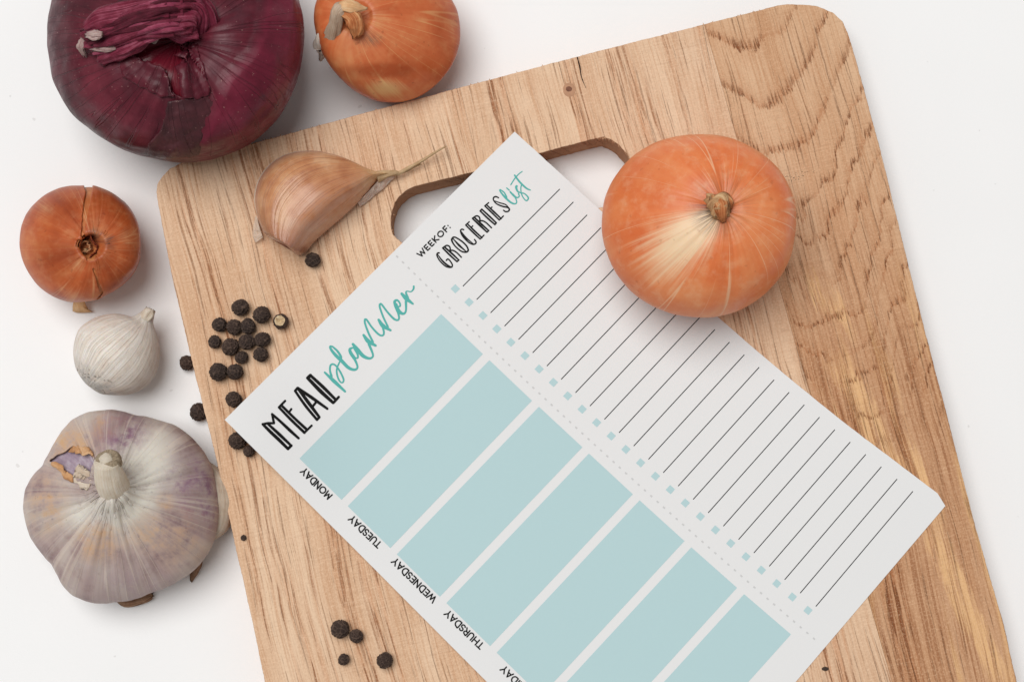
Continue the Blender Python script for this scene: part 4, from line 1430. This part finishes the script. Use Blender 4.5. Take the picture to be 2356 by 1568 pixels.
for k, (pts, zz_, rr_, mm_, sd) in enumerate([
        ([(1180, 190), (1000, 270), (830, 340), (720, 400)], (8.5, 6.5, 3, 0), [1.5, 3.2, 3.4, 2.6], RN, 31),
        ([(1330, 60), (1130, 70), (900, 110), (720, 150), (620, 200)], (9, 9, 8, 6, 4), [2.5, 3.4, 3.4, 3.0, 1.5], RN, 37),
        ([(740, 250), (690, 252), (630, 252)], (8.8, 8.0, 5.5), [0.8, 1.6, 0.7], RW, 41),
        ([(840, 345), (760, 350), (680, 350)], (5, 4.5, 2.5), [0.6, 1.2, 0.8], RW, 43),
        ([(1180, 225), (1120, 265), (1070, 285)], (6.5, 4, 1.5), [0.8, 1.6, 0.9], RW, 44),
        ([(610, 290), (590, 340), (610, 400)], (2, 0.5, -2), [1.0, 1.3, 0.6], RW, 47),
        ([(1420, 200), (1330, 215), (1200, 200)], (3.5, 4.5, 6), [3.2, 3.6, 2.0], RN, 53)]):
    path = [unp(p, zt + z) for p, z in zip(ce(pts), zz_)]
    tube("neck_fibre", path, rr_, mm_, on, nseg=28, crump=0.5, ragged=2.2, seed=float(sd), flat=0.5, n=36, freq=2.4)

# ---- purple garlic bulb
cg = lambda pts: crop(pts, 0, 1550, 1.6509)
ol = cg([(710, 157), (800, 165), (900, 195), (1050, 215), (1170, 265), (1260, 340), (1330, 430), (1385, 540), (1420, 680), (1435, 830), (1415, 980), (1380, 1060), (1310, 1150), (1230, 1225),
         (1100, 1310), (980, 1350), (850, 1400), (740, 1412), (620, 1405), (510, 1360), (430, 1285), (390, 1220), (355, 1160), (270, 1085), (215, 1000), (180, 890), (170, 790), (190, 690),
         (230, 600), (290, 530), (330, 470), (370, 390), (420, 300), (490, 225), (590, 175)])
GUP = [(1.0, 0.0), (0.97, 0.24), (0.88, 0.46), (0.73, 0.66), (0.55, 0.81), (0.40, 0.91), (0.28, 1.02), (0.20, 1.17), (0.15, 1.32), (0.11, 1.38), (0.04, 1.38)]
b = make_bulb(ol, 14.0, 0.0, 16.0, GUP, ONION_DN, (4.6, 4.6), nphi=360, nu=190, ridge=1.3, nridge=7, bump=1.3, rimpow=1.1, seed=21.0)
gar = thing("purple_garlic_bulb", "large purple streaked garlic bulb with a cut stem and a torn patch of skin", "garlic bulb", [*b.c, 0])
pix = b.pix
gp = lambda x, y, rx, ry=None: np.clip(1.0 - np.hypot((pix[:, 0] - cg([(x, y)])[0][0]) / rx, (pix[:, 1] - cg([(x, y)])[0][1]) / (ry or rx)), 0, 1)
upn = (normals(b)[:, 2] > -0.2).astype(float)
m1 = np.clip(gp(930, 540, 120, 110) * 1.6 + gp(640, 830, 100, 55) * 1.5 + gp(880, 820, 80, 100) * 0.8, 0, 1) * upn
m2 = np.clip(gp(800, 290, 80, 70) * 1.4 + gp(1300, 640, 110, 90) * 1.7 + gp(1350, 850, 60, 70) * 1.1 + gp(720, 400, 40, 60) * 0.8 + gp(900, 1300, 200, 60) * 0.5
             + gp(650, 880, 40, 40) * 0.6, 0, 1) * upn
m3 = np.clip(gp(480, 380, 80, 60) * 1.8 + gp(320, 770, 60, 90) * 1.3 + gp(660, 1010, 70, 60) * 1.6 + gp(950, 940, 70, 60) * 1.0 + gp(1180, 1000, 90, 90) * 0.8 + gp(1090, 750, 26) * 1.6
             + gp(700, 240, 60, 40) * 1.0, 0, 1) * upn
MPG = m_purple_garlic()
MVI = m_dry("violet_clove", lin(136, 114, 134), lin(166, 148, 162), lin(204, 194, 200), 0.8, 0.5)
MGD = m_dry("garlic_dry_ochre", lin(150, 100, 66), lin(200, 150, 106), lin(222, 184, 146))
MGB = m_dry("garlic_dry_brown", lin(84, 58, 42), lin(142, 108, 84), lin(190, 160, 134))
MGC = m_dry("garlic_cream", lin(184, 160, 138), lin(206, 188, 168), lin(220, 208, 192), 0.8)
MGS = m_dry("garlic_stem", lin(206, 188, 164), lin(220, 207, 188), lin(229, 221, 208), 1.2)
MGT = m_dry("garlic_stem_cut", lin(112, 98, 78), lin(150, 134, 112), lin(184, 166, 142), 0.6)
tear = cg([(345, 490), (400, 450), (450, 432), (500, 390), (560, 430), (620, 450), (625, 520), (610, 605), (560, 610), (500, 605), (460, 580), (440, 545), (390, 510)])
bulb_obj("body", b, MVI, gar)
shell_obj("outer_skin", b, MPG, gar, [tear], 0.5, np.stack([m1, m2, m3], -1), smin=0.06, smax=1.1, rough=2.0, thick=0.35, curl=0.8, seed=9.0)
fa = cg([(470, 430), (500, 388), (560, 395), (620, 430), (640, 470), (600, 450), (540, 440)])
flake("torn_skin", b, fa, MGD, gar, 0.9, 0.7, fa[4:], 3.0, 0.5, 0.3, 2.0, 2.0)
fb = cg([(500, 590), (530, 520), (560, 505), (590, 560), (620, 610), (600, 670), (560, 670), (500, 625)])
flake("torn_skin", b, fb, MGC, gar, 0.9, 0.6, fb[:4], 3.0, 0.2, 0.3, 2.0, 5.0)
fc = cg([(390, 508), (440, 540), (465, 585), (495, 600), (500, 630), (440, 605), (395, 560), (350, 500)])
flake("torn_skin", b, fc, MGD, gar, 0.8, 0.8, fc[:4], 3.0, 0.4, 0.3, 2.0, 8.0)
# stem
sb, _ = surf(b, cg([(770, 690)])[0])
sb2 = unp(cg([(765, 640)])[0], b.ztop - 3)
apx = np.array([b.c[0] + b.shift[0], b.c[1] + b.shift[1], b.ztop])
tp_ = unp(cg([(706, 485)])[0], b.ztop + 6.2)
path = [apx + np.array([0.1, -0.4, -4.5]), apx * 0.6 + tp_ * 0.4 + np.array([0, 0, -0.6]), tp_]
tube("stem", path, [4.9, 4.3, 3.6], MGS, gar, nseg=44, crump=0.05, seed=6.0, n=40)
tube("stem_cut", [path[-1] + np.array([0.25, -0.8, -1.7]), path[-1] + np.array([0.02, 0.02, -0.1]), path[-1] + np.array([-0.1, 0.3, 0.55])], [3.75, 3.75, 3.1], MGT, gar, nseg=44, crump=0.10, seed=7.0, n=14)
tube("stem_core", [path[-1] + np.array([-0.1, 0.3, 0.1]), path[-1] + np.array([-0.12, 0.35, 0.85])], [2.1, 1.8], MGS, gar, nseg=30, crump=0.15, seed=8.0, n=8)
# clove showing behind the skin on the right
path = [unp(p, z) for p, z in zip(cg([(1360, 500), (1405, 620), (1418, 760), (1405, 900), (1350, 1010)]), (8, 9, 9.5, 9, 8))]
tube("side_clove", path, [1.2, 5.0, 6.2, 5.0, 1.2], MGC, gar, crump=0.06, seed=3.0, n=40)
path = [unp(p, z) for p, z in zip(cg([(1120, 900), (1250, 1040), (1300, 1140), (1285, 1200), (1262, 1270)]), (2.0, 3.2, 3.2, 2.5, 1.2))]
tube("root_skin", path, [1.2, 1.8, 1.6, 1.5, 0.4], MGB, gar, crump=0.6, ragged=1.4, seed=13.0, flat=0.45, n=30)
path = [unp(p, z) for p, z in zip(cg([(820, 1150), (790, 1330), (830, 1405), (910, 1392), (960, 1372), (1000, 1360)]), (2.0, 3.0, 2.2, 2.0, 2.2, 2.4))]
tube("root_skin", path, [1.2, 1.6, 1.7, 1.8, 1.7, 1.2], MGB, gar, crump=0.6, ragged=1.6, seed=17.0, flat=0.5, n=30)


# ------------------------------------------------------------------ lofted bodies (clove, small garlic)
def loft(railA, railB, zc, ground, height, section, n=110, ns=96, wave=0.0, seed=0.0, fat=None):
    """body between two traced rails; section = list of (across -1..1, height 0..1) for its upper side"""
    A = catmull(railA, n); Bq = catmull(railB, n)
    sx = np.array([p[0] for p in section]); sh = np.array([p[1] for p in section])
    cs = -np.cos(np.linspace(0, math.pi, ns))
    hs = np.interp(cs, sx, sh)
    for _ in range(4):
        h2 = hs.copy(); h2[1:-1] = (hs[:-2] + 2 * hs[1:-1] + hs[2:]) / 4; hs = h2
    V, At, Fs = [], [], []
    tot = 2 * ns - 2
    for i in range(n):
        a = unp(A[i], zc); c = unp(Bq[i], zc)
        mid = (a + c) / 2; half = (a - c) / 2
        t = i / (n - 1)
        hw = np.linalg.norm(half)
        H = height(t) if callable(height) else height * hw
        Lw = min(zc - ground, fat * hw if fat else zc - ground)
        Lw = Lw * min(1, hw / 3.0)
        for k in range(tot):
            if k < ns:
                cc, hh = cs[k], hs[k] * H
            else:
                cc = cs[tot - k]
                hh = -Lw * (1 - abs(cc) ** 3) ** 0.6 if fat else -Lw * (1 - abs(cc) ** 6)
            wv = wave * nz(cc * 4.0, t * 1.3, seed) * (1 - cc * cc) * min(1, hw / 3)
            P = mid + half * cc
            V.append((P[0], P[1], max(ground, zc + hh + (wv if k < ns else 0))))
            At.append((cc, t, hh))
    for i in range(n - 1):
        for k in range(tot):
            k2 = (k + 1) % tot
            Fs.append((i * tot + k, (i + 1) * tot + k, (i + 1) * tot + k2, i * tot + k2))
    Fs.append(tuple(range(tot)))
    Fs.append(tuple(reversed([(n - 1) * tot + k for k in range(tot)])))
    return np.array(V), np.array(At), Fs


cc_ = lambda pts: crop(pts, 900, 500, 2.354)
rA = cc_([(640, 1195), (560, 1120), (470, 1078), (385, 1035), (335, 940), (300, 820), (285, 690), (310, 560), (360, 460), (450, 360), (565, 290), (700, 256), (850, 248), (990, 272), (1100, 305),
          (1200, 350), (1300, 402), (1400, 440), (1490, 458), (1560, 452)])
rB = cc_([(660, 1215), (690, 1225), (725, 1220), (775, 1180), (850, 1090), (950, 1000), (1080, 888), (1180, 800), (1260, 720), (1330, 640), (1400, 555), (1440, 505), (1500, 475), (1565, 462)])
sec = [(-1, 0.0), (-0.98, 0.30), (-0.93, 0.55), (-0.84, 0.66), (-0.76, 0.86), (-0.62, 0.96), (-0.3, 1.0), (0.1, 0.98), (0.4, 0.90), (0.65, 0.75), (0.85, 0.5), (0.95, 0.28), (1, 0)]
hf = lambda t: 11.5 * (min(1, t / 0.10) ** 0.5 if t < 0.10 else 1) * (1 - max(0, (t - 0.45) / 0.55) ** 1.35) + 0.5
V, At, Fs = loft(rA, rB, ZB + 3.2, ZB, hf, sec, n=130, ns=90, wave=0.5, seed=2.0)
cb = unp(cc_([(800, 720)])[0], ZB)
clv = thing("garlic_clove", "single unpeeled brown garlic clove with a thin dry tail on the board", "garlic clove", [cb[0], cb[1], ZB])
mesh_obj("body", V, Fs, m_clove(), clv, attrs={'bulb': At})
MTL = m_dry("clove_tail", lin(176, 138, 98), lin(206, 174, 134), lin(226, 202, 166), 1.5)
path = [unp(p, ZB + z) for p, z in zip(cc_([(1430, 490), (1530, 462), (1600, 450), (1640, 452), (1720, 410), (1840, 345), (1960, 270), (2080, 200)]), (3.4, 3.2, 3, 2.6, 2.6, 3.0, 3.5, 4.0))]
tube("tail", path, [1.9, 1.2, 0.85, 0.55, 0.55, 0.45, 0.4, 0.25], MTL, clv, nseg=14, crump=0.3, seed=3.0, n=60)
path = [unp(p, ZB + z) for p, z in zip(cc_([(1640, 455), (1730, 420), (1790, 390), (1850, 368)]), (2.2, 2.0, 2.0, 2.0))]
tube("tail", path, [0.5, 0.45, 0.35, 0.2], MTL, clv, nseg=12, crump=0.3, seed=5.0, n=24)


def skin_strip(name, pin, pout, zin, zout, mat, parent, n=40, wob=0.3, seed=0.0):
    A = catmull(pin, n); Bq = catmull(pout, n)
    V, At, Fs = [], [], []
    m_ = 7
    for i in range(n):
        for k in range(m_):
            f = k / (m_ - 1)
            p = A[i] * (1 - f) + Bq[i] * f
            z = zin * (1 - f) + zout * f + wob * fbm(i * 0.2, f * 2, seed)
            V.append(unp(p, z)); At.append((f, i / n, 0))
            if i and k:
                j = i * m_ + k
                Fs.append((j - 1, j, j - m_, j - m_ - 1))
    o = mesh_obj(name, V, Fs, mat, parent, attrs={'bulb': At, 'mask': np.zeros((len(V), 3))})
    md = o.modifiers.new("thickness", 'SOLIDIFY'); md.thickness = 0.15 * MM
    return o


MSK = m_dry("papery_skin", lin(236, 208, 182), lin(244, 224, 204), lin(248, 236, 222), 0.7, 0.5, 0.45)
MSK2 = m_dry("papery_skin_violet", lin(220, 184, 174), lin(240, 216, 198), lin(246, 232, 218), 0.7, 0.5, 0.6)
skin_strip("papery_skin", cc_([(330, 880), (305, 780), (300, 680), (330, 560), (400, 440), (520, 335), (660, 275), (820, 262), (960, 280)]),
           cc_([(318, 900), (285, 790), (272, 680), (300, 545), (375, 415), (500, 310), (650, 252), (820, 240), (975, 268)]), ZB + 7.2, ZB + 4.6, MSK, clv, 60, 0.4, 3.0)
skin_strip("papery_skin", cc_([(300, 850), (320, 940), (345, 1020), (360, 1055)]), cc_([(285, 870), (268, 960), (262, 1040), (290, 1110)]), ZB + 3.0, ZB + 0.8, MSK, clv, 30, 0.5, 6.0)
skin_strip("papery_skin", cc_([(1250, 730), (1330, 645), (1400, 570), (1460, 510), (1560, 470)]), cc_([(1270, 770), (1350, 715), (1420, 650), (1490, 600), (1600, 490)]), ZB + 3.2, ZB + 0.8, MSK2, clv, 40, 0.9, 9.0)

# small white garlic
cw = lambda pts: crop(pts, 200, 1150, 2.139)
rA = cw([(300, 812), (258, 745), (225, 670), (213, 560), (225, 460), (265, 355), (345, 288), (440, 243), (545, 224), (625, 230), (700, 246), (750, 224), (795, 194), (835, 168)])
rB = cw([(345, 850), (430, 905), (520, 918), (640, 917), (735, 892), (810, 850), (875, 775), (915, 680), (935, 560), (925, 450), (900, 370), (882, 305), (892, 240), (890, 200)])
sec = [(-math.cos(a), math.sin(a)) for a in np.linspace(0, math.pi, 25)]
V, At, Fs = loft(rA, rB, 11.5, 0.0, 0.98,
                 sec, n=120, ns=80, wave=0.45, seed=7.0, fat=0.95)
wc = unp(cw([(570, 580)])[0], 0)
wg = thing("white_garlic", "small round white garlic lying left of the board with its pointed neck upward", "garlic", [wc[0], wc[1], 0])
pix = proj(V)
m1 = softpoly(pix, cw([(200, 640), (300, 700), (420, 760), (520, 820), (540, 920), (430, 940), (280, 840), (200, 720)]), 14)
ang = np.arccos(np.clip(-At[:, 0], -1, 1))
at = np.stack([np.cos(ang), np.sin(ang) * np.sign(At[:, 2] + 1e-6), At[:, 1]], -1)
mesh_obj("body", V, Fs, m_white_garlic(), wg, attrs={'bulb': at, 'mask': np.stack([m1, m1 * 0, m1 * 0], -1)})
path = [unp(p, z) for p, z in zip(cw([(815, 260), (845, 215), (862, 185)]), (13, 13.5, 13.5))]
tube("neck_end", path, [1.75, 1.7, 1.45], m_dry("garlic_neck_end", lin(192, 168, 140), lin(220, 206, 188), lin(232, 224, 212), 1.2), wg, crump=0.3, ragged=1.2, seed=4.0, n=20)


# ------------------------------------------------------------------ peppercorns
def pepper_mesh(seed, sub=5):
    bm = bmesh.new()
    bmesh.ops.create_icosphere(bm, subdivisions=sub, radius=1.0)
    off = Vector((seed * 3.1, seed * 1.7, seed * 0.9))
    fr = 1.7 + 0.35 * (seed % 3)
    rv = []
    for v in bm.verts:
        p = v.co.normalized()
        d, _ = mnoise.voronoi(p * fr + off)
        e = d[1] - d[0]
        ridge = math.exp(-(e / 0.10) ** 2)
        rv.append(ridge)
        r = 0.86 + 0.19 * ridge - 0.05 * min(1, d[0]) + 0.07 * mnoise.noise(p * 1.1 + off) + 0.03 * mnoise.noise(p * 5 + off)
        v.co = p * r
        v.co.z *= 0.94
    me = bpy.data.meshes.new("peppercorn")
    bm.to_mesh(me)
    bm.free()
    at = me.attributes.new('mask', 'FLOAT_VECTOR', 'POINT')
    at.data.foreach_set('vector', np.repeat(np.array(rv, np.float32)[:, None], 3, 1).ravel())
    me.polygons.foreach_set('use_smooth', [True] * len(me.polygons))
    return me


MPEP = m_pepper()
PM = [pepper_mesh(i + 1) for i in range(7)]
for me in PM:
    me.materials.append(MPEP)
GRP_C = "peppercorns in the cluster on the board"
GRP_T = "peppercorns on the table beside the board"
GRP_L = "peppercorns near the lower edge of the board"
peps = [
    (553, 707, 20, ZB, "black peppercorn topmost in the cluster on the board", GRP_C),
    (602, 724, 21, ZB, "large black peppercorn left of the broken cream peppercorn", GRP_C),
    (505, 747, 17.5, ZB, "wrinkled peppercorn at the upper left of the cluster, left end of its row of three", GRP_C),
    (539, 752, 19, ZB, "peppercorn in the middle of the cluster's upper row of three", GRP_C),
    (571, 750, 18.5, ZB, "peppercorn at the right end of the cluster's upper row of three", GRP_C),
    (494, 786, 16, ZB, "small brownish peppercorn at the far left of the cluster", GRP_C),
    (530, 797, 21, ZB, "large smooth peppercorn at the centre left of the cluster", GRP_C),
    (568, 786, 19.5, ZB, "greyish peppercorn with a dimple at the heart of the cluster", GRP_C),
    (604, 781, 18.5, ZB, "angular peppercorn at the right side of the cluster below the broken one", GRP_C),
    (556, 822, 15.5, ZB, "small brown peppercorn below the heart of the cluster", GRP_C),
    (600, 815, 18, ZB, "peppercorn with a torn reddish edge at the lower right of the cluster", GRP_C),
    (502, 855, 21, ZB, "left one of the two touching peppercorns just below the cluster", GRP_C),
    (541, 855, 19.5, ZB, "right one of the two touching peppercorns just below the cluster", GRP_C),
    (538, 918, 19, ZB, "lone peppercorn touching the sheet's top left edge near its left corner", GRP_C),
    (547, 1013, 21, ZB, "large peppercorn half hidden under the sheet's left corner", GRP_C),
    (573, 1037, 14.5, ZB, "small brown peppercorn peeping out from under the sheet's lower left edge", GRP_C),
    (720, 598, 18, ZB, "lone peppercorn beside the root end of the garlic clove", GRP_C),
    (431, 834, 18, 0.0, "peppercorn on the table touching the board edge, right of the small white garlic", GRP_T),
    (458, 947, 21, 0.0, "peppercorn on the table touching the board edge, above the purple garlic", GRP_T),
    (783, 1446, 21, ZB, "largest peppercorn of the loose four low on the board", GRP_L),
    (820, 1462, 16.5, ZB, "peppercorn leaning on the largest one low on the board", GRP_L),
    (791, 1516, 13.5, ZB, "smallest strongly wrinkled peppercorn low on the board", GRP_L),
    (885, 1518, 18.5, ZB, "brown peppercorn farthest right of the loose four low on the board", GRP_L),
]
for i, (px, py, r, g, lab, grp) in enumerate(peps):
    rm = r / 7.6 * (1.0 if g > 0 else 1.02)
    c = unp((px, py), g + rm * 0.9)
    o = bpy.data.objects.new("peppercorn", PM[i % 7])
    COL.objects.link(o)
    o.location = Vector((c[0], c[1], g + rm * 0.92)) * MM
    s = rm * MM * 1.02
    o.scale = (s, s * random.uniform(0.94, 1.03), s)
    o.rotation_euler = (random.uniform(0, 6.28), random.uniform(0, 6.28), random.uniform(0, 6.28))
    tag(o, lab, "peppercorn", grp)

# broken peppercorn: dark husk round a cream kernel
c = unp((646, 739), ZB + 2.4)
bp_ = thing("peppercorn", "broken peppercorn with its cream kernel showing at the right of the cluster", "peppercorn", [c[0], c[1], ZB], GRP_C)
n_r, n_s = 22, 44
V, Fs = [], []
R0 = 18.0 / 7.6
for i in range(n_r):
    a = math.radians(-85 + 150 * i / (n_r - 1))
    for k in range(n_s):
        ph = 2 * math.pi * k / n_s
        q = Vector((math.cos(ph) * math.cos(a), math.sin(ph) * math.cos(a), math.sin(a)))
        d, _ = mnoise.voronoi(q * 1.5 + Vector((4, 2, 1)))
        rr_ = R0 * (0.93 + 0.10 * math.exp(-((d[1] - d[0]) / 0.12) ** 2) + 0.06 * nz(q.x * 2, q.y * 2, q.z * 2))
        V.append((c[0] + q.x * rr_, c[1] + q.y * rr_, max(ZB, ZB + R0 * 0.95 + q.z * rr_ * 0.95)))
for i in range(n_r - 1):
    for k in range(n_s):
        k2 = (k + 1) % n_s
        Fs.append((i * n_s + k, i * n_s + k2, (i + 1) * n_s + k2, (i + 1) * n_s + k))
Fs.append(tuple(reversed(range(n_s))))
o = mesh_obj("husk", V, Fs, MPEP, bp_)
V, Fs = [], []
zk = ZB + R0 * 1.72
for i in range(8):
    f = i / 7
    for k in range(32):
        ph = 2 * math.pi * k / 32
        rr_ = R0 * 0.66 * f * (1 + 0.14 * nz(math.cos(ph) * 2, math.sin(ph) * 2, 3.0))
        V.append((c[0] + rr_ * math.cos(ph), c[1] + rr_ * math.sin(ph), zk + 0.55 * f - 0.5 * math.exp(-(f / 0.25) ** 2) + 0.12 * nz(rr_ * 2, ph, 1.0)))
for i in range(7):
    for k in range(32):
        k2 = (k + 1) % 32
        Fs.append((i * 32 + k, i * 32 + k2, (i + 1) * 32 + k2, (i + 1) * 32 + k))
mker = Mat("pepper_kernel")
nn = mker.noise(mker.obj(), 900, 3)
mker.done(mker.ramp(nn, [(0.3, lin(150, 116, 84)), (0.55, lin(206, 180, 140)), (0.75, lin(232, 216, 186))]), 0.6, nn, 0.0002, 0.8)
mesh_obj("kernel", V, Fs, mker.mat, bp_)

# crumbs
def crumb(px, py, rx, ry, rz, label, g, name="pepper_crumb", sd=3):
    c = unp((px, py), g)
    me = PM[sd]
    o = bpy.data.objects.new(name, me)
    COL.objects.link(o)
    o.location = Vector((c[0], c[1], g + rz * 0.8)) * MM
    o.scale = (rx * MM, ry * MM, rz * MM)
    tag(o, label, "pepper crumb")


crumb(561, 1236, 0.85, 0.95, 0.8, "tiny dark pepper crumb on the board beside the purple garlic", ZB, sd=2)
crumb(1898, 1537, 1.05, 0.6, 0.4, "tiny flat dark pepper crumb on the board below the sheet's lower right edge", ZB, sd=4)
